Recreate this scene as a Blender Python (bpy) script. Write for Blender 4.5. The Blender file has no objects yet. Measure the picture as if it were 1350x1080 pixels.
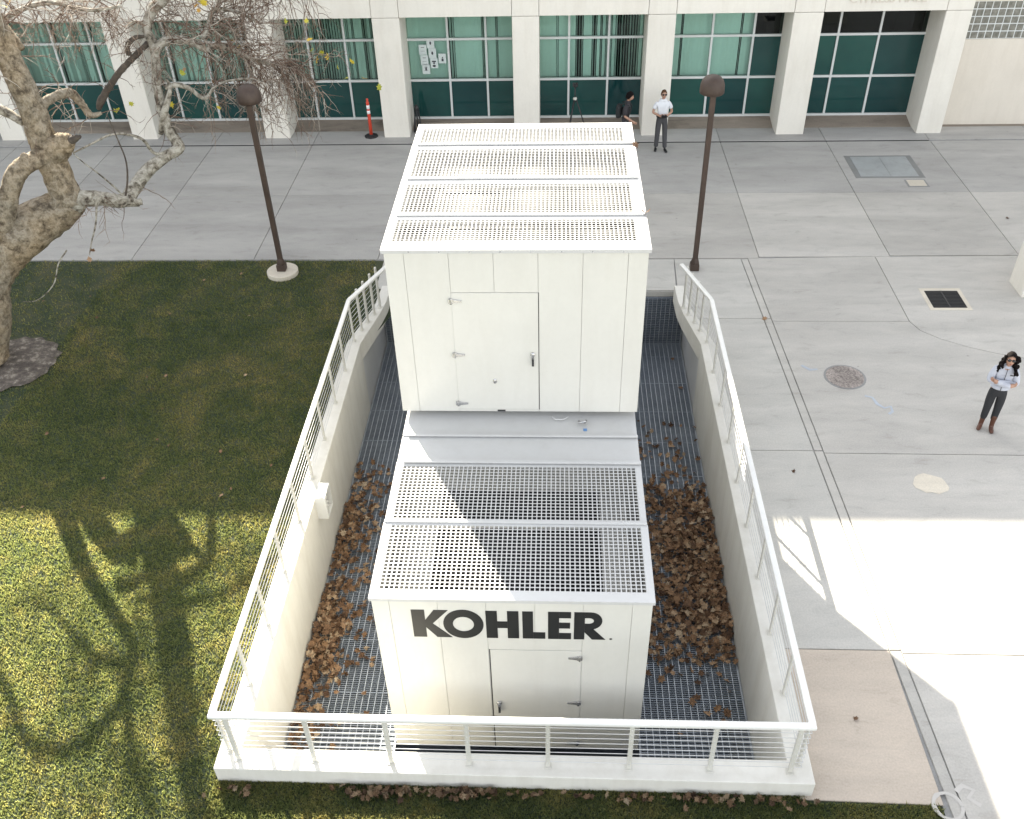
import bpy, bmesh, math, random
import numpy as np
from mathutils import Vector, Matrix, Quaternion
random.seed(7); rng = np.random.default_rng(7)
S = bpy.context.scene
COL = S.collection
PI = math.pi

# ------------------------------------------------------------------ camera
cam_d = bpy.data.cameras.new('camera'); cam = bpy.data.objects.new('camera', cam_d); COL.objects.link(cam)
YAW, PIT, ROL = 0.0595147, -0.67227774, 0.0313395
MC = (Matrix.Rotation(YAW, 3, 'Z') @ Matrix.Rotation(PIT, 3, 'X') @ Matrix.Rotation(ROL, 3, 'Y'))
right, fwd, up = MC.col[0], MC.col[1], MC.col[2]
R3 = Matrix((right, up, -fwd)).transposed()
cam.matrix_world = Matrix.Translation((0, 0, 11.0)) @ R3.to_4x4()
cam_d.sensor_width = 36; cam_d.lens = 36 * 1233.04 / 1350
cam_d.clip_end = 2000; cam_d.clip_start = 0.1
S.camera = cam

def at(x, y, z=None, Y=None):
    """photograph pixel -> world point on the level z or on the vertical plane Y (for measuring)"""
    d = MC @ Vector(((x - 675) / 1233.04, 1, -(y - 540) / 1233.04))
    t = (z - 11.0) / d.z if z is not None else Y / d.y
    return Vector((0, 0, 11.0)) + d * t

# ------------------------------------------------------------------ sky and sun
SUN_D = Vector((0.85, -1.654, -1.0)).normalized()
ELEV = math.asin(-SUN_D.z); AZ = math.atan2(-SUN_D.x, -SUN_D.y)
W = bpy.data.worlds.new('World'); S.world = W; W.use_nodes = True
nt = W.node_tree; nt.nodes.clear()
wo = nt.nodes.new('ShaderNodeOutputWorld'); wb = nt.nodes.new('ShaderNodeBackground'); sk = nt.nodes.new('ShaderNodeTexSky')
sk.sky_type = 'NISHITA'; sk.sun_disc = False; sk.sun_elevation = ELEV; sk.sun_rotation = AZ
sk.air_density = 1.0; sk.dust_density = 1.2; sk.ozone_density = 1.0
wb.inputs[1].default_value = 0.10
hs = nt.nodes.new('ShaderNodeHueSaturation'); hs.inputs['Saturation'].default_value = 0.2
nt.links.new(sk.outputs[0], hs.inputs['Color']); nt.links.new(hs.outputs[0], wb.inputs[0]); nt.links.new(wb.outputs[0], wo.inputs[0])
sl = bpy.data.lights.new('sun', 'SUN'); sl.energy = 5.0; sl.angle = math.radians(0.53); sl.color = (1.0, 0.92, 0.77)
so = bpy.data.objects.new('sun', sl); COL.objects.link(so); so.rotation_euler = SUN_D.to_track_quat('-Z', 'Y').to_euler(); so.location = (-20, 45, 30)
S.view_settings.view_transform = 'Standard'; S.view_settings.look = 'None'
S.view_settings.exposure = 2.4; S.view_settings.gamma = 1.0
S.cycles.max_bounces = 10; S.cycles.diffuse_bounces = 5; S.cycles.transparent_max_bounces = 16

# ------------------------------------------------------------------ materials
class NT:
    def __init__(s, name):
        s.m = bpy.data.materials.new(name); s.m.use_nodes = True
        s.t = s.m.node_tree; s.b = s.t.nodes['Principled BSDF']; s.o = s.t.nodes['Material Output']
        s.pos = None
    def n(s, typ, **kw):
        x = s.t.nodes.new(typ)
        for k, v in kw.items(): setattr(x, k, v)
        return x
    def l(s, a, b): s.t.links.new(a, b)
    def P(s, scale=(1, 1, 1), local=False):
        if local:
            g = s.n('ShaderNodeTexCoord').outputs['Object']
        else:
            g = s.n('ShaderNodeNewGeometry').outputs['Position']
        mp = s.n('ShaderNodeMapping'); mp.inputs['Scale'].default_value = scale
        s.l(g, mp.inputs[0]); return mp.outputs[0]
    def noise(s, scale, detail=4, rough=.55, vec=None, dist=0):
        x = s.n('ShaderNodeTexNoise'); x.inputs['Scale'].default_value = scale; x.inputs['Detail'].default_value = detail
        x.inputs['Roughness'].default_value = rough; x.inputs['Distortion'].default_value = dist
        s.l(vec if vec is not None else s.P(), x.inputs['Vector']); return x.outputs['Fac']
    def ramp(s, fac, stops):
        r = s.n('ShaderNodeValToRGB'); e = r.color_ramp.elements
        while len(e) > 1: e.remove(e[-1])
        e[0].position = stops[0][0]; e[0].color = (*c3(stops[0][1]), 1)
        for p, c in stops[1:]:
            q = e.new(p); q.color = (*c3(c), 1)
        s.l(fac, r.inputs[0]); return r.outputs[0]
    def mix(s, f, a, b, mode='MIX'):
        x = s.n('ShaderNodeMix', data_type='RGBA', blend_type=mode)
        if hasattr(f, 'is_linked'): s.l(f, x.inputs[0])
        else: x.inputs[0].default_value = f
        for v, i in ((a, 6), (b, 7)):
            if hasattr(v, 'is_linked'): s.l(v, x.inputs[i])
            else: x.inputs[i].default_value = (*c3(v), 1)
        return x.outputs[2]
    def bump(s, h, strength=.3, dist=.01):
        x = s.n('ShaderNodeBump'); x.inputs['Strength'].default_value = strength; x.inputs['Distance'].default_value = dist
        s.l(h, x.inputs['Height']); s.l(x.outputs[0], s.b.inputs['Normal'])
    def col(s, c):
        if hasattr(c, 'is_linked'): s.l(c, s.b.inputs['Base Color'])
        else: s.b.inputs['Base Color'].default_value = (*c3(c), 1)
    def set(s, rough=None, metal=None, spec=None):
        if rough is not None: s.b.inputs['Roughness'].default_value = rough
        if metal is not None: s.b.inputs['Metallic'].default_value = metal
        if spec is not None: s.b.inputs['Specular IOR Level'].default_value = spec
def c3(c): return (c, c, c) if isinstance(c, (int, float)) else tuple(c)[:3]

M = {}
def concrete(name, base, tint=0.0, streak=(0.5, 2.2, 1), dark=.78, light=1.12, rnd=.10):
    k = NT(name)
    a = k.noise(.55, 6, .62, k.P(streak), .4)
    b = k.noise(3.2, 6, .65, k.P((.6, 1.5, 1)), .6)
    c = k.noise(38, 3, .6)
    d = k.noise(150, 2, .5)
    b0 = Vector(base)
    cc = k.ramp(a, [(.30, b0 * dark), (.47, b0 * .95), (.58, b0 * 1.02), (.75, b0 * light)])
    cc = k.mix(.55, cc, k.ramp(b, [(.26, (.66, .64, .61)), (.42, (.94, .94, .94)), (.7, (1.07, 1.06, 1.04))]), 'MULTIPLY')
    cc = k.mix(.6, cc, k.ramp(c, [(.3, .82), (.7, 1.1)]), 'MULTIPLY')
    # dark round spots of gum and grit
    v = k.n('ShaderNodeTexVoronoi'); v.inputs['Scale'].default_value = 1.1; k.l(k.P(), v.inputs['Vector'])
    spot = k.ramp(v.outputs['Distance'], [(.012, .45), (.035, 1.0)])
    cc = k.mix(.6, cc, spot, 'MULTIPLY')
    oi = k.n('ShaderNodeObjectInfo')
    cc = k.mix(1.0, cc, k.ramp(oi.outputs['Random'], [(0, 1 - rnd), (1, 1 + rnd * .6)]), 'MULTIPLY')
    k.col(cc); k.set(.85, spec=.25); k.bump(d, .25, .004); M[name] = k.m
concrete('concrete', (.455, .438, .405), dark=.86, light=1.12)
concrete('concrete_old', (.40, .39, .37), dark=.84, light=1.14)
concrete('concrete_path', (.47, .458, .425), dark=.9, light=1.06, rnd=.04)
concrete('concrete_tan', (.50, .435, .365), dark=.88, light=1.06, rnd=.02)
concrete('concrete_dark', (.30, .30, .295), dark=.65)
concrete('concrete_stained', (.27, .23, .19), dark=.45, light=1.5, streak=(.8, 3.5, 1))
concrete('concrete_new', (.60, .55, .46), dark=.92, light=1.05, rnd=.03)

def paint(name, base, rough=.4, var=.05, grime=.0, spec=.5, bump=0.0, coarse=.9):
    k = NT(name); b0 = Vector(c3(base))
    a = k.noise(coarse, 5, .6); b = k.noise(14, 4, .6)
    cc = k.ramp(a, [(.3, b0 * (1 - var)), (.7, b0 * (1 + var * .5))])
    cc = k.mix(.5, cc, k.ramp(b, [(.3, 1 - var), (.7, 1.02)]), 'MULTIPLY')
    if grime:
        g = k.noise(1.6, 6, .7, k.P((2.2, 2.2, .35)), .3)
        cc = k.mix(grime, cc, k.ramp(g, [(.36, (.55, .50, .42)), (.56, (1, 1, 1))]), 'MULTIPLY')
    k.col(cc); k.set(rough, spec=spec)
    if bump: k.bump(k.noise(160, 3, .6), bump, .004)
    M[name] = k.m
paint('stucco', (.73, .70, .63), .9, .05, .12, .2, .35)
paint('stucco_warm', (.66, .61, .53), .9, .05, .10, .2, .35)
paint('wall_white', (.66, .645, .595), .8, .05, .16, .25, .25, .6)
paint('gen_cream', (.63, .62, .572), .28, .025, .06, .5)
paint('gen_white', (.53, .53, .52), .38, .03, .08, .5)
paint('gen_inner', (.46, .455, .43), .6, .08, .25)
paint('deck_grey', (.035, .035, .034), .7, .1)
paint('dark_duct', (.008, .008, .010), .7, .2)
paint('rail_paint', (.70, .70, .675), .32, .04, .12, .5)
paint('post_paint', (.58, .57, .52), .45, .06, .2, .5)
paint('cable_steel', (.55, .55, .54), .35, .05)
paint('lamp_brown', (.060, .040, .030), .55, .25, .0, .4, .2, 4)
paint('black_letter', (.012, .013, .014), .45, .1)
paint('chrome', (.55, .55, .55), .25, .1); M['chrome'].node_tree.nodes['Principled BSDF'].inputs['Metallic'].default_value = .9
paint('black_rubber', (.015, .015, .016), .7, .2)
paint('black_metal', (.02, .02, .022), .45, .2)
paint('mullion', (.60, .62, .61), .4, .05)
paint('orange', (.62, .062, .030), .5, .12)
paint('white_band', (.8, .8, .8), .35, .05)
paint('paper', (.56, .62, .61), .8, .03)
paint('ink', (.05, .05, .06), .8, .2)
paint('blind', (.74, .77, .74), .75, .06, .1)
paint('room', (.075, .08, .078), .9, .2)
paint('room_light', (.38, .40, .36), .9, .1)
paint('steel_lid', (.335, .355, .355), .55, .12, .2, .5)
paint('lid_frame', (.22, .225, .22), .6, .15, .2)
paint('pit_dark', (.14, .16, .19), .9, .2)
paint('dark_hole', (.010, .010, .011), .9, .2)
paint('pale_blue', (.43, .47, .52), .9, .2)
paint('pale_pink', (.455, .437, .408), .9, .1)
paint('sticker_blue', (.12, .26, .50), .5, .1)
paint('skin', (.40, .235, .165), .55, .06)
paint('skin_tan', (.36, .21, .14), .55, .06)
paint('hair_black', (.009, .007, .007), .9, .3, spec=.1)
paint('hair_brown', (.085, .045, .025), .85, .3, spec=.15)
paint('polo_white', (.66, .68, .71), .85, .04, coarse=3)
paint('fleece', (.46, .48, .54), .95, .08)
paint('trousers_grey', (.055, .055, .058), .85, .1)
paint('leggings', (.018, .019, .022), .8, .1)
paint('boots', (.095, .035, .018), .45, .2)
paint('shoes_black', (.012, .012, .013), .4, .2)
paint('tee_dark', (.030, .028, .032), .9, .1)
paint('backpack', (.016, .018, .019), .8, .2)
paint('sunglass', (.008, .008, .010), .12, .1)
paint('lip', (.32, .12, .10), .5, .1)

for nm in ('gen_cream', 'gen_white'):
    t_ = M[nm].node_tree; b_ = t_.nodes['Principled BSDF']
    g_ = t_.nodes.new('ShaderNodeNewGeometry'); n_ = t_.nodes.new('ShaderNodeTexNoise'); n_.inputs['Scale'].default_value = 1.7; n_.inputs['Detail'].default_value = 1
    u_ = t_.nodes.new('ShaderNodeBump'); u_.inputs['Strength'].default_value = .35; u_.inputs['Distance'].default_value = .03
    t_.links.new(g_.outputs['Position'], n_.inputs['Vector']); t_.links.new(n_.outputs['Fac'], u_.inputs['Height']); t_.links.new(u_.outputs[0], b_.inputs['Normal'])
def grating_mat():
    k = NT('galvanised'); a = k.noise(2.0, 5, .6); b = k.noise(40, 3)
    cc = k.ramp(a, [(.3, (.27, .31, .36)), (.7, (.39, .43, .485))])
    cc = k.mix(.5, cc, k.ramp(b, [(.3, .7), (.7, 1.1)]), 'MULTIPLY')
    k.col(cc); k.set(.5, metal=.35); M['galvanised'] = k.m
    k = NT('galvanised_rod'); a = k.noise(3.0, 5, .6)
    k.col(k.ramp(a, [(.3, (.33, .36, .39)), (.7, (.50, .53, .56))])); k.set(.45, metal=.3); M['galvanised_rod'] = k.m
grating_mat()

def glass(name, tint, gloss_rough=.02):
    k = NT(name); t = k.t
    tr = k.n('ShaderNodeBsdfTransparent'); tr.inputs[0].default_value = (*tint, 1)
    gl = k.n('ShaderNodeBsdfGlossy'); gl.inputs['Roughness'].default_value = gloss_rough; gl.inputs[0].default_value = (.9, .95, .93, 1)
    fr = k.n('ShaderNodeFresnel'); fr.inputs[0].default_value = 1.5
    mx = k.n('ShaderNodeMixShader'); k.l(fr.outputs[0], mx.inputs[0]); k.l(tr.outputs[0], mx.inputs[1]); k.l(gl.outputs[0], mx.inputs[2])
    k.l(mx.outputs[0], k.o.inputs[0]); M[name] = k.m
glass('glass_green', (.66, .85, .79))
glass('glass_dark', (.18, .26, .25))
def spandrel():
    k = NT('spandrel'); a = k.noise(.7, 3)
    oi = k.n('ShaderNodeObjectInfo'); k.col(k.mix(1.0, k.ramp(a, [(.3, (.010, .050, .047)), (.7, (.016, .075, .066))]), k.ramp(oi.outputs['Random'], [(0, (.6, .65, .75)), (1, (1.25, 1.2, 1.1))]), 'MULTIPLY')); k.set(.06, spec=.55); M['spandrel'] = k.m
    k = NT('glass_block'); a = k.noise(9, 3)
    k.col(k.ramp(a, [(.3, (.12, .12, .10)), (.7, (.24, .235, .20))])); k.set(.10, spec=.7); k.bump(k.noise(30, 2), .3, .01); M['glass_block'] = k.m
spandrel()

def grass_mat(name, blade):
    k = NT(name)
    a = k.noise(.42, 5, .62, None, .8); b = k.noise(1.5, 5, .68, None, .5); c = k.noise(.9, 4, .6, k.P((1.5, .45, 1)))
    g = k.mix(.5, a, b)
    cc = k.ramp(g, [(.32, (.043, .063, .040)), (.47, (.068, .088, .054)), (.57, (.104, .113, .070)), (.72, (.158, .150, .098))])
    cc = k.mix(.45, cc, k.ramp(c, [(.35, (.84, .92, .80)), (.65, (1.12, 1.06, .98))]), 'MULTIPLY')
    if blade:
        r = k.n('ShaderNodeNewGeometry').outputs['Random Per Island']
        cc = k.mix(.75, cc, k.ramp(r, [(0, (.6, .70, .55)), (.5, (1, 1, 1)), (.8, (1.25, 1.17, 1.0)), (1, (1.65, 1.5, 1.25))]), 'MULTIPLY')
        k.b.inputs['Subsurface Weight'].default_value = 0
    else:
        cc = k.mix(.9, cc, k.ramp(k.noise(60, 4, .7), [(.3, .35), (.7, .9)]), 'MULTIPLY')
        k.bump(k.noise(90, 3), .8, .02)
    k.col(cc); k.set(.85, spec=.15)
    if blade:
        tl = k.n('ShaderNodeBsdfTranslucent'); k.l(k.mix(1.0, cc, (4.7, 3.95, 2.3), 'MULTIPLY'), tl.inputs[0])
        mx = k.n('ShaderNodeMixShader'); mx.inputs[0].default_value = .55; k.l(k.b.outputs[0], mx.inputs[1]); k.l(tl.outputs[0], mx.inputs[2]); k.l(mx.outputs[0], k.o.inputs[0])
    M[name] = k.m
grass_mat('grass_ground', False); grass_mat('grass_blade', True)
def misc():
    k = NT('soil'); a = k.noise(6, 6, .7); b = k.noise(2.5, 4)
    cc = k.ramp(a, [(.34, (.055, .045, .038)), (.52, (.12, .10, .082)), (.64, (.30, .265, .22))]); k.col(cc); k.set(.95); k.bump(k.noise(40, 4), 1, .03); M['soil'] = k.m
    k = NT('bark'); a = k.noise(7.5, 6, .68, None, .3); b = k.noise(1.1, 4, .6); c = k.noise(34, 5, .75, k.P((1, 1, .55)))
    cc = k.ramp(a, [(.34, (.085, .070, .052)), (.42, (.165, .140, .105)), (.50, (.25, .215, .16)), (.60, (.34, .305, .245)), (.72, (.24, .18, .115))])
    cc = k.mix(.45, cc, k.ramp(b, [(.4, (.82, .80, .78)), (.62, (1.15, .92, .62))]), 'MULTIPLY')
    cc = k.mix(.6, cc, k.ramp(c, [(.33, .35), (.5, 1), (.7, 1.12)]), 'MULTIPLY')
    k.col(cc); k.set(.9, spec=.2); k.bump(k.mix(.5, a, c), .9, .03); M['bark'] = k.m
    k = NT('bark_pale'); a = k.noise(7, 5, .6, None, .6); c = k.noise(30, 4, .7)
    cc = k.ramp(a, [(.36, (.07, .058, .046)), (.45, (.22, .198, .158)), (.60, (.40, .38, .325))])
    cc = k.mix(.5, cc, k.ramp(c, [(.35, .5), (.55, 1.05)]), 'MULTIPLY'); k.col(cc); k.set(.9, spec=.2); k.bump(c, .6, .01); M['bark_pale'] = k.m
    k = NT('bark_dead'); k.col(k.ramp(k.noise(9, 4), [(.3, (.045, .036, .030)), (.7, (.11, .09, .07))])); k.set(.95); M['bark_dead'] = k.m
    k = NT('twig'); r = k.n('ShaderNodeNewGeometry').outputs['Random Per Island']
    k.col(k.ramp(r, [(0, (.095, .060, .044)), (.5, (.20, .140, .105)), (.8, (.34, .285, .23)), (1, (.50, .47, .41))])); k.set(.9, spec=.2); M['twig'] = k.m
    for nm, isl in (('dry_leaf', False), ('dry_litter', True), ('dark_litter', True)):
        k = NT(nm)
        r = k.n('ShaderNodeNewGeometry').outputs['Random Per Island'] if isl else k.n('ShaderNodeObjectInfo').outputs['Random']
        cc = k.ramp(r, [(0, (.075, .042, .026)), (.25, (.16, .092, .052)), (.55, (.25, .147, .080)), (.78, (.33, .212, .125)), (.92, (.40, .285, .18)), (1, (.46, .36, .25))])
        cc = k.mix(.5, cc, k.ramp(k.noise(25, 3), [(.3, .6), (.7, 1.15)]), 'MULTIPLY'); cc = k.mix(1.0, cc, (.5, .52, .52), 'MULTIPLY') if nm == 'dark_litter' else cc; k.col(cc); k.set(.75, spec=.25); M[nm] = k.m  # one litter copy multiplied darker, for the strip along the front wall
    k = NT('yellow_leaf'); r = k.n('ShaderNodeObjectInfo').outputs['Random']
    cc = k.ramp(r, [(0, (.28, .30, .03)), (.4, (.52, .44, .04)), (.75, (.62, .40, .05)), (1, (.42, .22, .06))])
    k.col(cc); k.set(.6); M['yellow_leaf'] = k.m
    k = NT('manhole'); a = k.noise(30, 3, .7); b = k.noise(2.2, 3)
    cc = k.ramp(a, [(.35, (.14, .12, .107)), (.6, (.36, .315, .285))]); cc = k.mix(.6, cc, k.ramp(b, [(.4, .7), (.6, 1.25)]), 'MULTIPLY')
    k.col(cc); k.set(.7); k.bump(a, .8, .01); M['manhole'] = k.m
misc()

# ------------------------------------------------------------------ mesh helpers
class MB:
    def __init__(s): s.v = []; s.f = []; s.sm = []
    def add(s, vs, fs, smooth=False):
        o = len(s.v); s.v.extend([tuple(q) for q in vs])
        for f in fs: s.f.append(tuple(i + o for i in f)); s.sm.append(smooth)
        return s
    def box(s, x0, x1, y0, y1, z0, z1):
        return s.add([(x0, y0, z0), (x1, y0, z0), (x1, y1, z0), (x0, y1, z0), (x0, y0, z1), (x1, y0, z1), (x1, y1, z1), (x0, y1, z1)],
                     [(0, 3, 2, 1), (4, 5, 6, 7), (0, 1, 5, 4), (1, 2, 6, 5), (2, 3, 7, 6), (3, 0, 4, 7)])
    def bar(s, a, b, w, h, upv=(0, 0, 1)):
        a = Vector(a); b = Vector(b); d = (b - a).normalized(); u = Vector(upv)
        x = d.cross(u)
        if x.length < 1e-4: x = d.cross(Vector((0, 1, 0)))
        x.normalize(); u = x.cross(d).normalized(); x = x * w / 2; u = u * h / 2
        vs = [a - x - u, a + x - u, a + x + u, a - x + u, b - x - u, b + x - u, b + x + u, b - x + u]
        return s.add(vs, [(0, 1, 2, 3), (7, 6, 5, 4), (0, 4, 5, 1), (1, 5, 6, 2), (2, 6, 7, 3), (3, 7, 4, 0)])
    def tube(s, pts, rad, seg=8, wob=0.0, cap=True, smooth=True):
        pts = [Vector(p) for p in pts]; n = len(pts)
        if not hasattr(rad, '__len__'): rad = [rad] * n
        vs = []; fs = []; t0 = None; nx = None
        for i, p in enumerate(pts):
            t = (pts[min(i + 1, n - 1)] - pts[max(i - 1, 0)])
            if t.length < 1e-9: t = Vector((0, 0, 1))
            t.normalize()
            if nx is None:
                nx = t.cross(Vector((0, 0, 1)) if abs(t.z) < .9 else Vector((0, 1, 0))).normalized()
            else:
                nx = (nx - t * nx.dot(t)).normalized()
            ny = t.cross(nx)
            for k in range(seg):
                a = 2 * PI * k / seg; r = rad[i] * (1 + (random.uniform(-wob, wob) if wob else 0))
                vs.append(p + (nx * math.cos(a) + ny * math.sin(a)) * r)
        for i in range(n - 1):
            for k in range(seg):
                k2 = (k + 1) % seg
                fs.append((i * seg + k, i * seg + k2, (i + 1) * seg + k2, (i + 1) * seg + k))
        if cap:
            fs.append(tuple(reversed(range(seg)))); fs.append(tuple((n - 1) * seg + k for k in range(seg)))
        return s.add(vs, fs, smooth)
    def prism(s, poly, z0, z1, ax=2):
        n = len(poly)
        def mk(p, z): return (p[0], p[1], z) if ax == 2 else ((p[0], z, p[1]) if ax == 1 else (z, p[0], p[1]))
        vs = [mk(p, z0) for p in poly] + [mk(p, z1) for p in poly]
        fs = [tuple(reversed(range(n))), tuple(range(n, 2 * n))] + [(i, (i + 1) % n, n + (i + 1) % n, n + i) for i in range(n)]
        return s.add(vs, fs)
    def sphere(s, c, r, u=16, v=10, lo=-1.0, hi=1.0):
        if not hasattr(r, '__len__'): r = (r, r, r)
        vs = []; fs = []
        for i in range(v + 1):
            ph = math.asin(max(-1, min(1, lo))) + (math.asin(min(1, hi)) - math.asin(max(-1, lo))) * i / v
            for k in range(u):
                th = 2 * PI * k / u
                vs.append((c[0] + r[0] * math.cos(ph) * math.cos(th), c[1] + r[1] * math.cos(ph) * math.sin(th), c[2] + r[2] * math.sin(ph)))
        for i in range(v):
            for k in range(u):
                k2 = (k + 1) % u; fs.append((i * u + k, i * u + k2, (i + 1) * u + k2, (i + 1) * u + k))
        return s.add(vs, fs, True)
    def lathe(s, c, prof, seg=24, smooth=True):
        vs = []; fs = []; n = len(prof)
        for r, z in prof:
            for k in range(seg):
                a = 2 * PI * k / seg; vs.append((c[0] + r * math.cos(a), c[1] + r * math.sin(a), c[2] + z))
        for i in range(n - 1):
            for k in range(seg):
                k2 = (k + 1) % seg; fs.append((i * seg + k, i * seg + k2, (i + 1) * seg + k2, (i + 1) * seg + k))
        fs.append(tuple(reversed(range(seg)))); fs.append(tuple((n - 1) * seg + k for k in range(seg)))
        return s.add(vs, fs, smooth)
    def mesh(s, name, mat, off=(0, 0, 0)):
        me = bpy.data.meshes.new(name); o = off
        me.from_pydata([(x - o[0], y - o[1], z - o[2]) for x, y, z in s.v], [], s.f)
        me.polygons.foreach_set('use_smooth', s.sm); me.update()
        if mat: me.materials.append(M[mat])
        return me
    def build(s, name, mat, parent=None, loc=None, bevel=0, fixn=True):
        off = tuple(loc) if loc is not None else ((0, 0, 0) if parent is None else origin(parent))
        me = s.mesh(name, mat, off)
        if fixn:
            bm = bmesh.new(); bm.from_mesh(me); bmesh.ops.recalc_face_normals(bm, faces=bm.faces)
            if bevel:
                bmesh.ops.bevel(bm, geom=[e for e in bm.edges if len(e.link_faces) == 2 and e.calc_face_angle(0) > .7], offset=bevel, segments=2, affect='EDGES', profile=.5)
            bm.to_mesh(me); bm.free()
        o = bpy.data.objects.new(name, me); COL.objects.link(o)
        if parent is not None: o.parent = parent
        if loc is not None and parent is None: o.location = loc
        elif loc is not None: o.location = Vector(loc) - Vector(origin(parent))
        return o
def origin(o):
    p = Vector((0, 0, 0))
    while o is not None: p += o.location; o = o.parent
    return tuple(p)
def tag(o, label, cat, group=None, kind=None):
    if label: o['label'] = label
    if cat: o['category'] = cat
    if group: o['group'] = group
    if kind: o['kind'] = kind
    return o
def thing(name, label, cat, loc=(0, 0, 0), group=None, kind=None):
    o = bpy.data.objects.new(name, None); COL.objects.link(o); o.location = loc; o.empty_display_size = .2
    return tag(o, label, cat, group, kind)
def struct(o): o['kind'] = 'structure'; return o
def stuff(o): o['kind'] = 'stuff'; return o
def share(src, name, loc, parent=None, rot=None, scale=None):
    o = bpy.data.objects.new(name, src); COL.objects.link(o)
    if parent is not None: o.parent = parent; o.location = Vector(loc) - Vector(origin(parent))
    else: o.location = loc
    if rot is not None: o.rotation_euler = rot
    if scale is not None: o.scale = scale
    return o
def offset_poly(poly, d):
    n = len(poly); out = []
    area = sum(poly[i][0] * poly[(i + 1) % n][1] - poly[(i + 1) % n][0] * poly[i][1] for i in range(n))
    sg = 1 if area > 0 else -1
    for i in range(n):
        p0 = Vector(poly[i - 1]); p = Vector(poly[i]); p1 = Vector(poly[(i + 1) % n])
        a = (p - p0).normalized(); b = (p1 - p).normalized()
        na = Vector((-a.y, a.x)) * sg; nb = Vector((-b.y, b.x)) * sg
        m = (na + nb); k = m.dot(na)
        out.append(tuple(p + m * (d / max(k, .3))))
    return out
def curve(pts, sub=5):
    """Catmull-Rom through (Vector, radius) pairs"""
    P = [p for p, r in pts]; R = [r for p, r in pts]; out = []; rr = []
    for i in range(len(P) - 1):
        p0 = P[max(i - 1, 0)]; p1 = P[i]; p2 = P[i + 1]; p3 = P[min(i + 2, len(P) - 1)]
        for k in range(sub):
            t = k / sub
            q = .5 * ((2 * p1) + (p2 - p0) * t + (2 * p0 - 5 * p1 + 4 * p2 - p3) * t * t + (3 * p1 - p0 - 3 * p2 + p3) * t ** 3)
            out.append(q); rr.append(R[i] + (R[i + 1] - R[i]) * t)
    out.append(P[-1]); rr.append(R[-1]); return out, rr

# ------------------------------------------------------------------ ground
lw = MB()
B = 220
for x0, x1, y0, y1 in ((-B, -4.12, -B, 19.47), (-4.12, 4.74, -B, 6.36), (-4.12, -3.2, 16.3, 18.0)):
    if x0 == -4.12 and x1 == -3.2: continue
    nx = 1; lw.add([(x0, y0, -.02), (x1, y0, -.02), (x1, y1, -.02), (x0, y1, -.02)], [(0, 1, 2, 3)])
lw.add([(-4.12, 15.5, -.02), (-3.55, 17.2, -.02), (-3.5, 19.47, -.02), (-4.12, 19.47, -.02)], [(0, 1, 2, 3)])
struct(lw.build('lawn', 'grass_ground'))

pl = thing('plaza', None, None, (0, 0, 0), kind='structure')
pb = MB()
for x0, x1, y0, y1 in ((-B, B, 19.47, 40), (-4.1, B, 18.1, 19.47), (3.05, B, 6.14, 15.5), (4.72, B, -B, 6.14), (2.95, B, 15.5, 18.1)):
    pb.add([(x0, y0, -.028), (x1, y0, -.028), (x1, y1, -.028), (x0, y1, -.028)], [(0, 1, 2, 3)])
pb.build('joint_bed', 'concrete_dark', pl)
def slab(poly, mat, gap=.007, top=0.0, th=.026, name='slab'):
    q = offset_poly(poly, gap); q2 = offset_poly(poly, gap + .006); n = len(q)
    vs = [(x, y, top - th) for x, y in q] + [(x, y, top - .006) for x, y in q] + [(x, y, top) for x, y in q2]
    fs = [tuple(range(2 * n, 3 * n))]
    for k in (0, 1):
        fs += [(k * n + i, k * n + (i + 1) % n, (k + 1) * n + (i + 1) % n, (k + 1) * n + i) for i in range(n)]
    m = MB().add(vs, fs); return m.build(name, mat, pl)
def rect(x0, x1, y0, y1): return [(x0, y0), (x1, y0), (x1, y1), (x0, y1)]
XJ = [-19.25, -16.25, -13.25, -10.25, -7.25, -4.25, -1.25, 1.75, 4.74, 7.77, 10.72, 13.7, 16.7]
for i in range(len(XJ) - 1):
    slab(rect(XJ[i], XJ[i + 1], 22.98, 26.31), 'concrete_old')
    if XJ[i + 1] < 4: slab(rect(XJ[i], XJ[i + 1], 19.5, 22.98), 'concrete_old')
slab(rect(1.75, 4.74, 19.53, 22.98), 'concrete'); slab(rect(4.74, 7.77, 19.6, 22.98), 'concrete'); slab(rect(7.77, 10.72, 19.65, 22.98), 'concrete')
slab(rect(10.72, 16.7, 19.65, 22.98), 'concrete')
slab(rect(-B, XJ[0], 19.5, 26.31), 'concrete'); slab(rect(16.7, B, 19.5, 26.31), 'concrete')
def lx(Y): return 4.31 + (19.47 - Y) * .0375
def rx(Y): return lx(Y) + .165
# apron of the pit and the path beside it
slab([(-4.1, 19.47), (-4.1, 18.2), (-3.7, 18.1), (2.68, 18.1), (2.76, 19.49)], 'concrete_path', th=.027)
slab([(2.76, 19.5), (2.70, 18.1), (2.68, 17.2), (2.83, 16.95), (lx(16.95), 16.95), (lx(19.5), 19.5)], 'concrete_path')
slab([(2.83, 16.95), (3.03, 15.6), (3.03, 12.68), (lx(12.68), 12.68), (lx(16.95), 16.95)], 'concrete_path')
slab([(3.03, 12.68), (3.03, 8.4), (lx(8.4), 8.4), (lx(12.68), 12.68)], 'concrete_path')
slab([(3.03, 8.4), (3.03, 6.13), (lx(6.1) - .05, 6.10), (lx(8.4), 8.4)], 'concrete_tan')
for a, b in ((19.5, 16.95), (16.95, 12.68), (12.68, 8.4), (8.4, 4.1), (4.1, -.2), (-.2, -B)):
    slab([(lx(a), a), (lx(b), b), (rx(b), b), (rx(a), a)], 'concrete', gap=.012, name='strip_slab')
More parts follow.
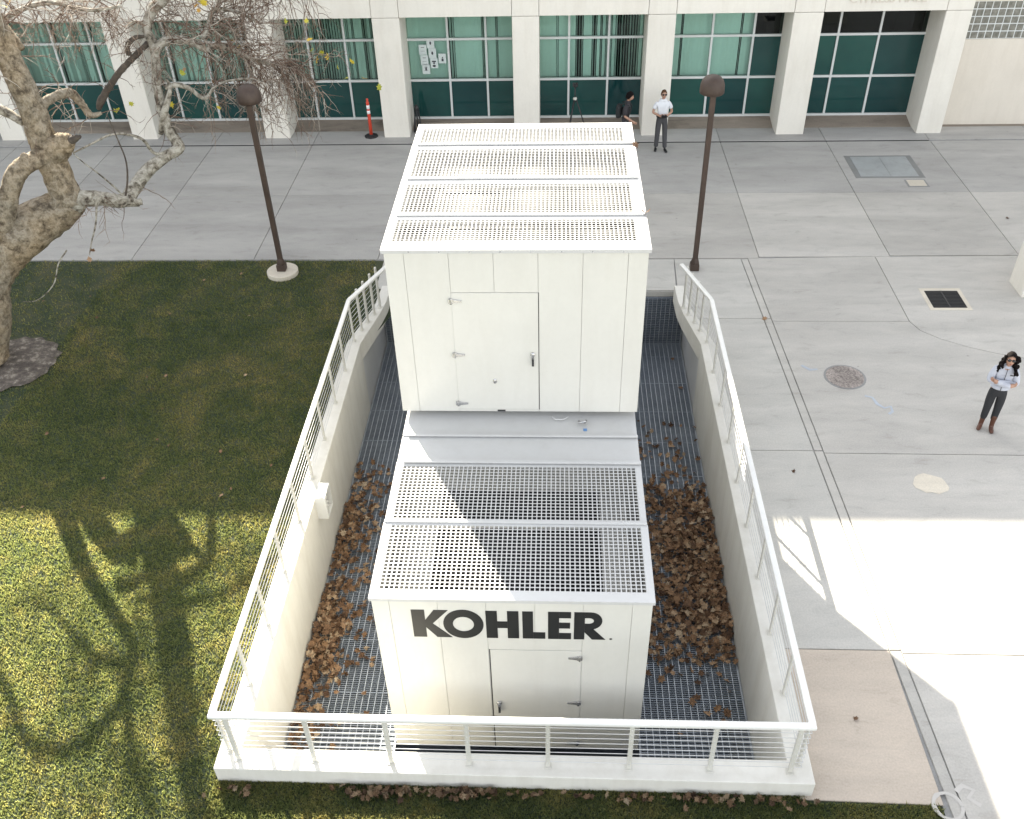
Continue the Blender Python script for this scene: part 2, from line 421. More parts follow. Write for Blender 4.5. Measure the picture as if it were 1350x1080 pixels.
cv = [(7.42, 16.85), (7.55, 16.50), (7.86, 16.20), (8.3, 15.92), (8.75, 15.71), (9.6, 15.42), (10.8, 15.2), (12.5, 15.05)]
slab([(rx(19.55), 19.53), (rx(16.85), 16.85), (7.42, 16.85), (7.42, 19.6)], 'concrete')
slab([(7.42, 19.6)] + cv[0:] + [(12.5, 19.65)], 'concrete')
slab([(rx(16.85), 16.85), (rx(12.62), 12.62), (8.4, 12.60), (12.5, 12.58)] + cv[::-1], 'concrete')
slab([(rx(12.62), 12.62), (rx(8.35), 8.35), (8.4, 8.35), (8.4, 12.60)], 'concrete')
slab([(8.4, 12.60), (8.4, 8.35), (12.5, 8.35), (12.5, 12.58)], 'concrete')
slab(rect(12.5, B, 8.35, 19.65), 'concrete')
slab([(rx(8.35), 8.35), (rx(4.1), 4.1), (8.4, 4.1), (8.4, 8.35)], 'concrete')
slab(rect(8.4, 12.5, 4.1, 8.35), 'concrete'); slab(rect(12.5, B, 4.1, 8.35), 'concrete')
slab([(rx(4.1), 4.1), (rx(-.2), -.2), (B, -.2), (B, 4.1)], 'concrete'); slab([(rx(-.2), -.2), (rx(-B), -B), (B, -B), (B, -.2)], 'concrete')
# walkway strip under the arcade
for i in range(len(XJ) - 1):
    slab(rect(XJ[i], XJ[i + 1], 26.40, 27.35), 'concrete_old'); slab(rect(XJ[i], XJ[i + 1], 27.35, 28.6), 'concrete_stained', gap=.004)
struct(MB().box(-13.3, 10.7, 26.32, 26.39, -.027, -.012).build('trench_drain', 'dark_hole'))
# soil ring under the sycamore
sr = MB(); n = 34; ring = []
for k in range(n):
    a = 2 * PI * k / n; r = random.uniform(.9, 1.08); ring.append((-11.25 + 1.02 * r * math.cos(a), 15.25 + .98 * r * math.sin(a), .004))
sr.add([(-11.25, 15.25, .06)] + ring, [(0, 1 + i, 1 + (i + 1) % n) for i in range(n)], True); struct(sr.build('soil_ring', 'soil'))
# pit
pit = MB()
pit.box(2.902, 3.19, 15.58, 20.6, -3.3, -.16).box(-4.27, -3.982, 15.58, 20.6, -3.3, -.16).box(-3.98, 2.90, 20.4, 20.6, -3.3, -.16)
struct(pit.build('pit_wall', 'gen_white'))  # white chosen to bounce light into the far pit end; back wall unseen
struct(MB().box(-3.98, 2.90, 18.095, 18.3, -3.2, -.165).build('added_end_wall', 'pit_dark'))  # added wall backing the upright grating at the far pit end
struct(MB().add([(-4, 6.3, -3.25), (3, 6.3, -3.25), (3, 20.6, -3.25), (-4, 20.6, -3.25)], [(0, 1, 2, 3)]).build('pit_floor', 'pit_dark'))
struct(MB().box(-3.72, 2.70, 18.082, 20.39, -.155, -.031).build('plaza_edge_beam', 'concrete_path'))

# ------------------------------------------------------------------ retaining wall
rw = thing('retaining_wall', 'low off white U shaped concrete wall around the sunken generator pit', 'wall', (-.54, 6.35, 0))
outer = [(-4.265, 15.6), (-4.265, 6.205), (3.185, 6.185), (3.185, 15.6)]
inner = [(2.895, 15.6), (2.895, 6.50), (-3.975, 6.50), (-3.975, 15.6)]
MB().prism(outer + inner, -3.3, .268).build('wall_body', 'wall_white', rw, bevel=.012)
MB().prism([(2.895, 15.602), (3.185, 15.602), (2.84, 16.95), (2.79, 17.86), (2.585, 17.86), (2.60, 17.2), (2.66, 16.75)], -.14, .266).build('wall_return', 'wall_white', rw, bevel=.012)
MB().prism([(-3.975, 15.602), (-3.74, 16.75), (-3.68, 17.2), (-3.665, 17.86), (-3.87, 17.86), (-3.92, 16.95), (-4.265, 15.602)], -.14, .266).build('wall_return', 'wall_white', rw, bevel=.012)

# ------------------------------------------------------------------ railing
rl = thing('railing', 'off white cable railing with flat top rail on the pit wall', 'railing', (-.54, 6.35, .268))
zr = 1.28
path = [(-3.50, 17.0), (-4.085, 15.62), (-4.085, 6.30), (3.005, 6.32), (3.005, 15.62), (2.56, 17.0)]
for i in range(5):
    a = Vector((*path[i], zr)); b = Vector((*path[i + 1], zr)); d = (b - a).normalized()
    if i > 0: a = a - d * (.04 if i not in (1, 4) else 0)
    if i < 4: b = b + d * (.04 if i not in (0, 3) else 0)
    if i in (1, 3):
        a = a + d * .05 if i == 3 else a; b = b - d * .05 if i == 1 else b
    m = MB(); m.bar(a, b, .088, .06); m.build('top_rail', 'rail_paint', rl, bevel=.018)
def post(x, y, ang, w=.055, t=.032, dots=False):
    c = math.cos(ang); s = math.sin(ang)
    m = MB(); q = [(-w / 2, -t / 2), (w / 2, -t / 2), (w / 2, t / 2), (-w / 2, t / 2)]
    m.prism([(x + c * px - s * py, y + s * px + c * py) for px, py in q], .27, zr - .03)
    q = [(-w * .85, -t * 1.2), (w * .85, -t * 1.2), (w * .85, t * 1.2), (-w * .85, t * 1.2)]
    m.prism([(x + c * px - s * py, y + s * px + c * py) for px, py in q], .268, .28)
    o = m.build('post', 'post_paint', rl)
    h = MB()
    for k in range(8):
        z = .37 + k * .105
        e = (t / 2 + .001)
        for sg in (-1, 1):
            h.sphere((x - s * sg * e * 0 + c * sg * (w / 2 + .001) , y + s * sg * (w / 2 + .001), z), .009, 6, 4)
            h.sphere((x - s * sg * e, y + c * sg * e, z), .009, 6, 4)
    stuff(h.build('cable_ferrule', 'cable_steel', o))
    return o
FX = [-3.97, -3.0, -2.03, -1.05, -.07, .93, 1.92, 2.90]
SY = [7.46, 8.46, 9.48, 10.54, 11.56, 12.58, 13.63, 14.65, 15.68]
for x in FX: post(x, 6.345, 0)
for y in SY: post(3.03, y, PI / 2); post(-4.12, y, PI / 2)
post(3.03, 6.46, PI / 2); post(-4.12, 6.46, PI / 2)
for (x, y) in ((2.94, 16.08), (2.86, 16.38), (2.77, 16.68), (2.69, 16.95)):
    post(x, y, PI / 2 + .28); post(-1.09 - x, y, PI / 2 - .28)
runs = [((-4.12, 6.345), (3.03, 6.345)), ((3.03, 6.345), (3.03, 15.68)), ((-4.12, 6.345), (-4.12, 15.68)), ((3.03, 15.68), (2.69, 16.95)), ((-4.12, 15.68), (-3.78, 16.95))]
for a, b in runs:
    for k in range(8):
        z = .37 + k * .105
        MB().tube([(*a, z), (*b, z)], .0052, 6).build('cable', 'cable_steel', rl)

# ------------------------------------------------------------------ floor grating
def grate_panel(name, w, l):
    m = MB(); n = int(l / .037)
    for k in range(n + 1):
        y = l * k / n; m.box(0, w, y - .0035, y + .0035, -.03, 0)
    for e in (0, l): m.box(0, w, e - .006 if e else 0, e if e else .006, -.031, .001)
    me = m.mesh(name, 'galvanised')
    r = MB(); k = int(w / .1)
    for i in range(k + 1):
        x = .02 + (w - .04) * i / k; r.box(x - .0055, x + .0055, .004, l - .004, -.012, .0035)
    for x in (0, w): r.box(x - .008 if x else 0, x if x else .008, .003, l - .003, -.03, .002)
    return me, r.mesh(name + '_rods', 'galvanised_rod')
gr = thing('steel_grating', 'dark galvanised steel floor grating between the generator and the pit walls', 'grating', (-.54, 7, -1.4))
pa, ra = grate_panel('bar_panel', 1.64, .994); pf, rf = grate_panel('bar_panel', 1.185, .99)
for side in (1.245, -3.965):
    for i in range(11):
        o = share(pa, 'grating_panel', (side, 7.50 + i, -1.4), gr); q = share(ra, 'cross_rods', (side, 7.50 + i, -1.4), None); q.parent = o; q.location = (0, 0, 0); stuff(q)
for side in (1.245, -3.965):
    o = share(pa, 'grating_panel', (side, 18.04, -1.395), gr, rot=(PI / 2, 0, 0), scale=(1, 1.23, 1)); q = share(ra, 'cross_rods', (0, 0, 0)); q.parent = o; stuff(q)  # upright panels added so the dark pit end catches light
for (x, y) in ((1.69, 6.505), (.50, 6.505), (-.69, 6.505), (-1.88, 6.505), (-3.07, 6.505)):
    o = share(pf, 'grating_panel', (x, y, -1.4), gr); q = share(rf, 'cross_rods', (x, y, -1.4), None); q.parent = o; q.location = (0, 0, 0); stuff(q)
o = share(pf, 'grating_panel', (-3.96, 6.505, -1.4), gr, scale=(.74, 1, 1)); q = share(rf, 'cross_rods', (0, 0, 0)); q.parent = o; stuff(q)

# ------------------------------------------------------------------ generator
gen = thing('generator', 'large cream white generator enclosure with black lettering standing in the pit', 'generator', (-.54, 11.5, -1.4))
L0, L1 = -2.30, 1.22
seams = [L0, -2.08, -1.47, -.86, -.25, .36, .97, L1]
# lower housing
YF = 7.60; ZT = 1.90
b = MB(); b.box(L0, L0 + .02, YF + .02, 17.2, -1.36, ZT - .02).box(L1 - .02, L1, YF + .02, 17.2, -1.36, ZT - .02)
b.box(L0 + .02, L1 - .02, 17.18, 17.2, -1.36, ZT - .02); b.box(L0 + .004, L1 - .004, YF + .012, YF + .03, -1.36, ZT - .02)
b.build('lower_housing', 'gen_cream', gen)
MB().box(L0 + .03, L1 - .03, YF + .05, 17.1, -1.42, -1.362).build('skid', 'dark_duct', gen)
def face_panels(y, zlo, zhi, door):
    dx0, dx1, dz0, dz1 = door
    for i in range(7):
        x0, x1 = seams[i], seams[i + 1]; g = .0030
        mid = (x0 + x1) / 2
        spans = [(zlo, zhi)]
        if dx0 < mid < dx1: spans = [(zlo, dz0 - .004), (dz1 + .004, zhi)]
        for a, c in spans:
            if c - a > .01: MB().box(x0 + g, x1 - g, y, y + .012, a, c).build('wall_panel', 'gen_cream', gen)
def door(y, x0, x1, z0, z1, hx, hz, px):
    d = MB().box(x0 + .006, x1 - .006, y - .006, y + .010, z0 + .003, z1 - .003).build('door', 'gen_cream', gen, bevel=.004)
    sg = 1 if hx > (x0 + x1) / 2 else -1
    for z in hz:
        h = MB(); h.box(hx - .035, hx + .035, y - .028, y - .006, z - .035, z + .035)
        h.prism([(hx - sg * .03, z - .028), (hx - sg * .15, z - .012), (hx - sg * .15, z + .012), (hx - sg * .03, z + .028)], y - .026, y - .006, 1)
        h.tube([(hx, y - .022, z - .045), (hx, y - .022, z + .045)], .018, 10)
        h.build('hinge', 'chrome', d, bevel=.003)
    h = MB(); z = px[1]; x = px[0]
    h.sphere((x, y - .02, z + .05), (.035, .02, .04), 12, 8); h.box(x - .016, x + .016, y - .05, y - .006, z - .14, z + .045)
    h.build('handle', 'chrome', d)
    hb = MB().box(x - .012, x + .012, y - .056, y - .05, z - .13, z - .01); hb.build('lever', 'black_metal', d)
    # dark strip painted as the shadow line on the lock side
    ex = x0 if sg > 0 else x1
    MB().box(ex - .005, ex + .005, y - .004, y + .011, z0, z1).build('gap_shadow_strip', 'dark_hole', d)
    return d
face_panels(YF, -1.355, ZT - .03, (-.86, .36, -1.34, .92))
door(YF, -.845, .365, -1.335, .918, .335, (.78, -.22, -1.2), (-.755, -.30))
# KOHLER letters (outline in units of cap height)
zb, zh = 1.165, .535
def letter(polys, hole=None):
    bm = bmesh.new()
    me = bpy.data.meshes.new('letter')
    bm.free(); m = MB()
    for p in polys: m.prism([(x, z) for x, z in p], YF - .006, YF - .0005, 1)
    m.build('letter', 'black_letter', gen)
def pz(t): return zb + zh * t
letter([[(x, pz(t)) for x, t in ((-1.815, 0), (-1.645, 0), (-1.645, .37), (-1.51, 0), (-1.315, 0), (-1.555, .505), (-1.345, 1), (-1.525, 1), (-1.645, .63), (-1.645, 1), (-1.815, 1))]])
def ringpoly(cx, cz, rx_, rz_, ix, iz, n=40):
    m = MB(); vs = []; fs = []
    for y in (YF - .0065, YF - .0008):
        for (a, c) in ((rx_, rz_), (ix, iz)):
            for k in range(n):
                t = 2 * PI * k / n; vs.append((cx + a * math.cos(t), y, cz + c * math.sin(t)))
    for k in range(n):
        k2 = (k + 1) % n
        fs += [(k, k2, n + k2, n + k), (2 * n + k, 3 * n + k, 3 * n + k2, 2 * n + k2), (k, 2 * n + k, 2 * n + k2, k2), (n + k, n + k2, 3 * n + k2, 3 * n + k)]
    m.add(vs, fs); m.build('letter', 'black_letter', gen)
ringpoly(-1.160, pz(.5), .258, zh * .525, .135, zh * .27)
def rects(*rs): letter([[(x0, pz(a)), (x1, pz(a)), (x1, pz(c)), (x0, pz(c))] for x0, x1, a, c in rs])
rects((-.87, -.725, 0, 1), (-.597, -.452, 0, 1), (-.7245, -.5975, .38, .62))
rects((-.405, -.27, 0, 1), (-.2695, -.115, 0, .235))
rects((-.08, .06, 0, 1), (.0605, .215, 0, .225), (.0605, .20, .40, .61), (.0605, .21, .78, 1))
def arc(cx, cz, r1, r2, n=14, o=0): return [(cx + r1 * math.cos(-PI / 2 + PI * k / n), cz + r2 * math.sin(-PI / 2 + PI * k / n)) for k in range(n + 1)]
oa = arc(.46, pz(.69), .145, zh * .31); ia = arc(.44, pz(.69), .06, zh * .105)
ps = [[(.25, pz(0)), (.385, pz(0)), (.385, pz(1)), (.25, pz(1))], [(.3855, pz(.795)), (.44, pz(.795)), (.46, pz(1)), (.3855, pz(1))], [(.3855, pz(.38)), (.46, pz(.38)), (.44, pz(.585)), (.3855, pz(.585))]]
for i in range(14): ps.append([oa[i], oa[i + 1], ia[i + 1], ia[i]])
ps.append([(.3858, pz(.3795)), (.50, pz(.3795)), (.655, pz(0)), (.485, pz(0)), (.3858, pz(.27))])
letter(ps)
MB().sphere((.725, YF, pz(.02)), (.02, .004, .018), 10, 6).build('trademark_dot', 'black_letter', gen)
# roof of the lower housing
def grate_frame(x0, x1, y0, y1, z, pitch, bw, gx0, gx1, gy0, gy1, lip=.05, name='roof_frame', by=None):
    by = by or bw
    f = MB()
    f.box(x0, x1, y0, gy0, z - lip, z).box(x0, x1, gy1, y1, z - lip, z).box(x0, gx0, gy0, gy1, z - lip, z).box(gx1, x1, gy0, gy1, z - lip, z)
    fr = f.build(name, 'gen_white', gen)
    g = MB(); nx = round((gx1 - gx0) / pitch); ny = round((gy1 - gy0) / pitch)
    for i in range(nx + 1):
        x = gx0 + (gx1 - gx0) * i / nx; g.box(x - bw / 2, x + bw / 2, gy0, gy1, z - .009, z - .003)
    for i in range(ny + 1):
        y = gy0 + (gy1 - gy0) * i / ny; g.box(gx0, gx1, y - by / 2, y + by / 2, z - .0095, z - .0045)
    stuff(g.build('perforated_grate', 'gen_white', fr))
    return fr
RX0, RX1 = -2.325, 1.245
grate_frame(RX0, RX1, 7.575, 8.905, 1.93,  .0635, .0155, -2.215, 1.15, 7.735, 8.86, name='roof_panel', by=.0135)
grate_frame(RX0 + .01, RX1 - .01, 8.915, 10.14, 1.925,  .0635, .0155, -2.215, 1.15, 8.99, 10.06, name='roof_panel', by=.0135)
MB().box(RX0 + .01, RX1 - .01, 8.895, 8.935, 1.931, 1.957).build('roof_joint', 'gen_white', gen, bevel=.006)
MB().box(RX0 + .02, RX1 - .02, 10.145, 10.70, 1.88, 1.935).build('roof_panel', 'gen_white', gen, bevel=.004)
MB().box(RX0 + .10, RX1 - .01, 10.10, 10.16, 1.94, 1.968).build('roof_joint', 'gen_white', gen, bevel=.006)
MB().box(RX0 + .025, RX1 - .03, 10.705, 11.55, 1.88, 1.955).build('roof_panel', 'gen_white', gen, bevel=.004)
MB().box(RX0 + .10, RX1 - .02, 10.68, 10.73, 1.957, 1.98).build('roof_joint', 'gen_white', gen, bevel=.006)
MB().box(L0, L1, 11.56, 14.58, 1.80, 1.89).build('roof_panel', 'gen_white', gen)
# inside of the lower housing: pale shelf round a black discharge opening
ins = MB(); zi = 1.15
ins.box(L0 + .03, -1.70, 7.65, 10.6, zi - .03, zi).box(.66, L1 - .03, 7.65, 10.6, zi - .03, zi).box(-1.70, .66, 7.65, 7.95, zi - .03, zi - .001)
ins.add([(L0 + .03, 10.36, zi + .002), (L1 - .03, 10.36, zi + .002), (L1 - .03, 10.56, 1.87), (L0 + .03, 10.56, 1.87)], [(0, 1, 2, 3)])
ins.box(L0 + .21, L0 + .24, 7.7, 10.0, zi, zi + .25).box(L1 - .24, L1 - .21, 7.7, 10.0, zi, zi + .25)
ins.build('inner_shelf', 'gen_inner', gen)
dk = MB(); dk.box(-1.72, .68, 7.93, 10.40, .10, .14)
for i in range(14): dk.box(-1.66 + i * .17, -1.64 + i * .17, 7.96, 10.36, .16, .30)
dk.box(-1.72, -1.70, 7.94, 10.40, .14, zi - .04).box(.66, .68, 7.94, 10.40, .14, zi - .04).box(-1.7, .66, 10.37, 10.39, .14, zi - .04).box(-1.7, .66, 7.93, 7.95, .14, zi - .04)
dk.build('discharge_opening', 'dark_duct', gen)
# upper housing
YU = 11.17; ZU = 4.83; zbU = 2.06
up_ = MB()
prof = [(YU + .012, zbU), (YU + .012, ZU - .03), (15.55, ZU - .03), (14.76, 3.42), (14.62, 2.74), (14.62, zbU)]  # unseen rear slopes inward, shaped to fit the shadow edge on the plaza
for x0, x1 in ((L0 - .05, L0 - .03), (L1 + .0, L1 + .02)):
    up_.prism(prof, x0, x1, 0)
up_.box(L0 - .03, L1, YU + .014, YU + .03, zbU, ZU - .03)
up_.add([(L0 - .03, 15.53, ZU - .03), (L1, 15.53, ZU - .03), (L1, 14.74, 3.42), (L0 - .03, 14.74, 3.42)], [(0, 1, 2, 3)])
up_.add([(L0 - .03, 14.74, 3.42), (L1, 14.74, 3.42), (L1, 14.60, 2.74), (L0 - .03, 14.60, 2.74)], [(0, 1, 2, 3)])
up_.add([(L0 - .03, 14.60, 2.74), (L1, 14.60, 2.74), (L1, 14.60, zbU), (L0 - .03, 14.60, zbU)], [(0, 1, 2, 3)])
up_.add([(L0 - .03, YU + .03, zbU + .002), (L1, YU + .03, zbU + .002), (L1, 14.6, zbU + .002), (L0 - .03, 14.6, zbU + .002)], [(0, 1, 2, 3)])
up_.build('upper_housing', 'gen_cream', gen)
s0 = seams[0]; seams[0] = L0 - .05; s1 = seams[-1]; seams[-1] = L1 + .02
face_panels(YU, zbU, ZU - .04, (-1.47, -.25, 2.10, 4.17))
seams[0] = s0; seams[-1] = s1
du = door(YU, -1.478, -.247, 2.10, 4.17, -1.478, (4.04, 3.12, 2.22), (-.335, 3.08))
lk = MB(); lk.sphere((-.905, YU - .01, 2.64), (.03, .015, .045), 10, 6); lk.build('lock', 'chrome', du)
MB().box(-.91, -.915 + .004, YU - .03, YU - .024, 2.60, 2.64).build('keyhole', 'black_metal', du)
MB().box(-.885, -.765, YU - .006, YU - .001, 2.062, 2.088).build('name_plate', 'black_metal', gen)
MB().box(L0 + .05, L1 - .06, YU + .22, 14.4, 1.957, 2.055).build('support_frame', 'gen_white', gen)
UX0, UX1 = -2.385, 1.272
YP = [(11.145, 12.14, 11.40, 12.03), (12.15, 13.36, 12.25, 13.20), (13.37, 14.66, 13.48, 14.50), (14.67, 15.575, 14.77, 15.36)]
for i, (a, c, g0, g1) in enumerate(YP):
    grate_frame(UX0 + .002 * i, UX1 - .002 * i, a, c, ZU + .025 - .0015 * i, .0605, .0130, -2.27, 1.09, g0, g1, lip=.055, by=.0065, name='roof_panel')
    if i: MB().box(UX0 + .08, UX1 - .04, a - .03, a + .025, ZU + .027, ZU + .055).build('roof_joint', 'gen_white', gen, bevel=.008)
for i in range(8): MB().sphere((-2.0 + .415 * i, YU - .024, ZU - .005), .012, 8, 5).build('bolt', 'chrome', gen)
dck = MB(); dck.box(L0, L1, YU + .05, 15.3, 4.42, 4.45); dck.build('upper_deck', 'deck_grey', gen)
dk2 = MB()
for (x0, x1, y0, y1) in ((-1.98, -1.30, 11.35, 12.0), (.86, 1.15, 11.35, 12.0), (-1.6, .9, 12.5, 12.75), (-1.8, -.9, 13.7, 13.9), (.2, .95, 13.85, 14.0)): dk2.box(x0, x1, y0, y1, 4.451, 4.465)
dk2.build('deck_slot', 'dark_duct', gen)
# small fittings on the step between the two housings
MB().tube([(.36, 11.02, 1.99), (.36, 10.95, 2.03), (.44, 10.94, 2.04), (.46, 11.03, 1.99)], .022, 10).build('lifting_eye', 'chrome', gen)
MB().tube([(-.05, 11.12, 2.0), (.0, 11.07, 1.985), (.12, 11.07, 1.985), (.2, 11.13, 2.0)], .009, 8).build('drain_hose', 'cable_steel', gen)
MB().box(.42, .475, 10.83, 10.885, 1.956, 1.962).build('sticker', 'sticker_blue', gen)
# rear: unseen block added to shape the shadow on the right path
MB().box(L0, L1 + .02, 14.63, 17.2, 1.90, 2.735).build('rear_shadow_block', 'gen_white', gen)

# ------------------------------------------------------------------ utility box on the wall
ub = thing('utility_box', 'small white metal box with an open dark side hung on the left pit wall', 'utility box', (-3.87, 11.2, -.15))
m = MB(); x0, x1, y0, y1, z0, z1 = -3.974, -3.80, 11.03, 11.40, -.17, .31
m.box(x0, x1, y0, y0 + .015, z0, z1).box(x0, x1, y1 - .015, y1, z0, z1).box(x0, x1, y0 + .015, y1 - .015, z1 - .015, z1).box(x0, x1, y0 + .015, y1 - .015, z0, z0 + .015).box(x1 - .012, x1 - .002, y0 + .015, y0 + .05, z0 + .015, z1 - .015)
m.build('casing', 'rail_paint', ub)
MB().box(x0 + .005, x0 + .02, y0 + .016, y1 - .016, z0 + .016, z1 - .016).build('back_plate', 'dark_duct', ub)
v = MB()
for k in range(4): v.sphere((-3.86, 11.25, -.08 + .1 * k), (.03, .04, .03), 10, 6)
v.tube([(-3.88, 11.25, -.15), (-3.88, 11.25, .28)], .014, 8); v.build('valve', 'cable_steel', ub)

# ------------------------------------------------------------------ building
bd = thing('campus_building', 'cream stucco campus building with square columns and green glazing behind the walkway', 'building', (0, 28, 0))
COLS = [(-20.9, -20.15), (-16.95, -16.2), (-12.86, -12.1), (-8.78, -8.02), (-5.17, -4.40), (-1.27, -.52), (2.48, 3.24), (6.42, 7.22), (10.47, 11.18)]
YB = 26.86; ZB = 3.43; ZRF = 9.66
for i, (a, c) in enumerate(COLS):
    MB().box(a, c, YB, 28.35, -.03, ZB - .012).build('column', 'stucco', bd, bevel=.02)
    MB().box(a + .006, c - .006, YB + .0, YB + .25, ZB, ZRF).build('facade_panel', 'stucco', bd, bevel=.008)
    if i + 1 < len(COLS):
        MB().box(c + .006, COLS[i + 1][0] - .006, YB + .002, YB + .25, ZB, ZRF).build('facade_panel', 'stucco', bd, bevel=.008)
MB().box(-60, -20.91, YB + .002, YB + .25, -.03, ZRF).build('facade_panel', 'stucco', bd)
MB().box(-60, 11.17, YB + .26, 40, ZB + .05, ZRF - .05).build('upper_storey', 'stucco', bd)
MB().box(11.19, 60, 27.51, 40, 3.72, ZRF - .02).build('upper_storey', 'stucco_warm', bd)
MB().box(-20.9, 11.17, YB + .255, 28.4, ZB + .005, ZB + .045).build('soffit', 'stucco', bd)
# right hand wall with the glass block window
rwl = MB(); gx0, gz0, gz1 = 11.36, 2.46, 3.47
rwl.box(10.8, 60, 27.5, 28.3, -.03, gz0).box(10.8, gx0, 27.5, 28.3, gz0, gz1).box(gx0 + 2.42, 60, 27.5, 28.3, gz0, gz1).box(10.8, 60, 27.5, 28.3, gz1, 3.715)
rwl.build('side_wall', 'stucco_warm', bd)
gw = MB().box(gx0, gx0 + 2.42, 27.553, 27.7, gz0, gz1).build('glass_block_window', 'mullion', bd)
for i in range(12):
    for j in range(5):
        x = gx0 + .01 + i * .2; z = gz0 + .012 + j * .2
        m = MB(); m.box(x, x + .178, 27.544, 27.60, z, z + .178); m.build('glass_block', 'glass_block', gw, bevel=.012)
# glazing
VM = [[-19.0, -17.6], [-15.0, -13.85], [-11.6, -10.45, -9.3], [-7.36, -6.25], [-3.21, -2.09], [.33, 1.48], [4.44, 5.62], [8.02, 9.18]]
ZM = [.16, 1.31, 2.50, 3.42]
def blind_run(mbs, x0, x1, z0, z1, closed, col=None):
    x = x0
    while x < x1:
        w = .088
        a = random.uniform(-.18, .18) if random.random() < closed else random.uniform(.95, 1.35)
        cx = x + .04; c = math.cos(a) * w / 2; s = math.sin(a) * w / 2
        mbs.add([(cx - c, 28.20 - s, z0), (cx + c, 28.20 + s, z0), (cx + c, 28.20 + s, z1), (cx - c, 28.20 - s, z1)], [(0, 1, 2, 3)])
        x += .079
CLOSED = {0: [.6, .6, .6], 1: [.1, .3, .9], 2: [.1, .9, .15, .1], 3: [.12, .10, .35], 4: [1, .72, .6], 5: [.97, .55, .12], 6: [.97, .95, None], 7: [None, None, None]}
for i in range(len(COLS) - 1):
    x0, x1 = COLS[i][1], COLS[i + 1][0]
    win = MB(); xs = [x0] + VM[i] + [x1]
    for z in ZM[:-1]: win.box(x0, x1, 27.955, 28.045, z - .032, z + .032)
    for x in VM[i]:
        for k in range(3): win.box(x - .03, x + .03, 27.96, 28.04, ZM[k] + .0325, (ZM[k + 1] - .0325) if k < 2 else ZM[3])
    w = win.build('window', 'mullion', bd)
    for c in range(len(xs) - 1):
        a = xs[c] + (.03 if c else 0); e = xs[c + 1] - (.03 if c < len(xs) - 2 else 0)
        for k in range(3):
            z0 = ZM[k] + .032; z1 = ZM[k + 1] - .032 if k < 2 else ZM[3]
            cl = CLOSED[i][c]
            if k == 0 or (k == 1 and cl is None): mt = 'spandrel'
            elif cl is None: mt = 'glass_dark'
            else: mt = 'glass_green'
            MB().add([(a, 28.0, z0), (e, 28.0, z0), (e, 28.0, z1), (a, 28.0, z1)], [(0, 1, 2, 3)]).build('pane', mt, w, fixn=False)
        if cl is not None:
            m = MB(); blind_run(m, a, e, 1.30, 3.41, cl); stuff(m.build('vertical_blind', 'blind', w))
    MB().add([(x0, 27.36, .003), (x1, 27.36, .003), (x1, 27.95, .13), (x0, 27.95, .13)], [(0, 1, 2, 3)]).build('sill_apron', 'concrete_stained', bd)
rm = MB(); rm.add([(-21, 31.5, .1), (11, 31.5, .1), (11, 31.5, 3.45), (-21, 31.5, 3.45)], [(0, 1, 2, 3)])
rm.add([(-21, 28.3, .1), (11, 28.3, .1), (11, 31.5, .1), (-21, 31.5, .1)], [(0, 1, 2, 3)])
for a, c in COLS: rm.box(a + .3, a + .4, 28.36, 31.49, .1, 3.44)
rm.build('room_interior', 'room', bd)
rm = MB().box(-13.6, -12.95, 28.6, 28.62, 1.4, 3.0); rm.build('room_partition', 'room_light', bd)
# raised lettering on the facade
def text_obj(name, body, size, mat, parent, loc, extrude, rx_=PI / 2, spacing=1.0):
    cu = bpy.data.curves.new(name, 'FONT'); cu.body = body; cu.size = size; cu.extrude = extrude; cu.space_character = spacing
    o = bpy.data.objects.new(name, cu); COL.objects.link(o)
    dg = bpy.context.evaluated_depsgraph_get(); me = bpy.data.meshes.new_from_object(o.evaluated_get(dg))
    bpy.data.objects.remove(o); me.materials.clear(); me.materials.append(M[mat])
    o = bpy.data.objects.new(name, me); COL.objects.link(o); o.rotation_euler = (rx_, 0, 0)
    o.parent = parent; o.location = Vector(loc) - Vector(origin(parent)); return o
text_obj('facade_lettering', 'CYPRESS HALL', .31, 'stucco_warm', bd, (7.83, YB - .012, 3.655), .012, spacing=1.02)
# paper notices taped inside the window
pq = [(-4.08, 2.22, 'lower left paper notice taped to the window beside the column', -4.02, 1.49),
      (0, 0, 'middle paper notice of the left column on the green window', -4.05, 1.76), (0, 0, 'upper paper notice of the left column on the green window', -4.08, 2.06),
      (0, 0, 'bottom paper notice of the middle column with a dark drawing', -3.77, 1.66), (0, 0, 'middle paper notice of the middle column on the green window', -3.80, 1.95),
      (0, 0, 'topmost paper notice on the green window', -3.84, 2.24), (0, 0, 'single paper notice with a dark figure right of the other sheets', -3.52, 1.80)]
for n_, (_, _, lab, x, z) in enumerate(pq):
    t = thing('paper_notice', lab, 'notice', (x, 27.99, z), 'paper notices taped to the window')
    MB().box(x, x + .225, 27.989, 27.993, z, z + .285).build('sheet', 'paper', t)
    m = MB()
    if n_ in (0, 3, 4, 5): m.sphere((x + .11, 27.9885, z + .15), (.028, .0008, .05 if n_ != 3 else .03), 8, 5)
    if n_ == 3: m.box(x + .05, x + .17, 27.988, 27.9888, z + .18, z + .22).sphere((x + .11, 27.9885, z + .07), (.05, .0008, .035), 8, 5)
    if n_ == 6: m.sphere((x + .12, 27.9885, z + .17), (.022, .0008, .022), 8, 5).box(x + .09, x + .15, 27.988, 27.9888, z + .06, z + .14)
    if n_ in (1, 2, 0): m.box(x + .06, x + .16, 27.988, 27.9887, z + .2, z + .215).box(x + .05, x + .17, 27.988, 27.9887, z + .1, z + .107)
    m.build('drawing', 'ink', t)

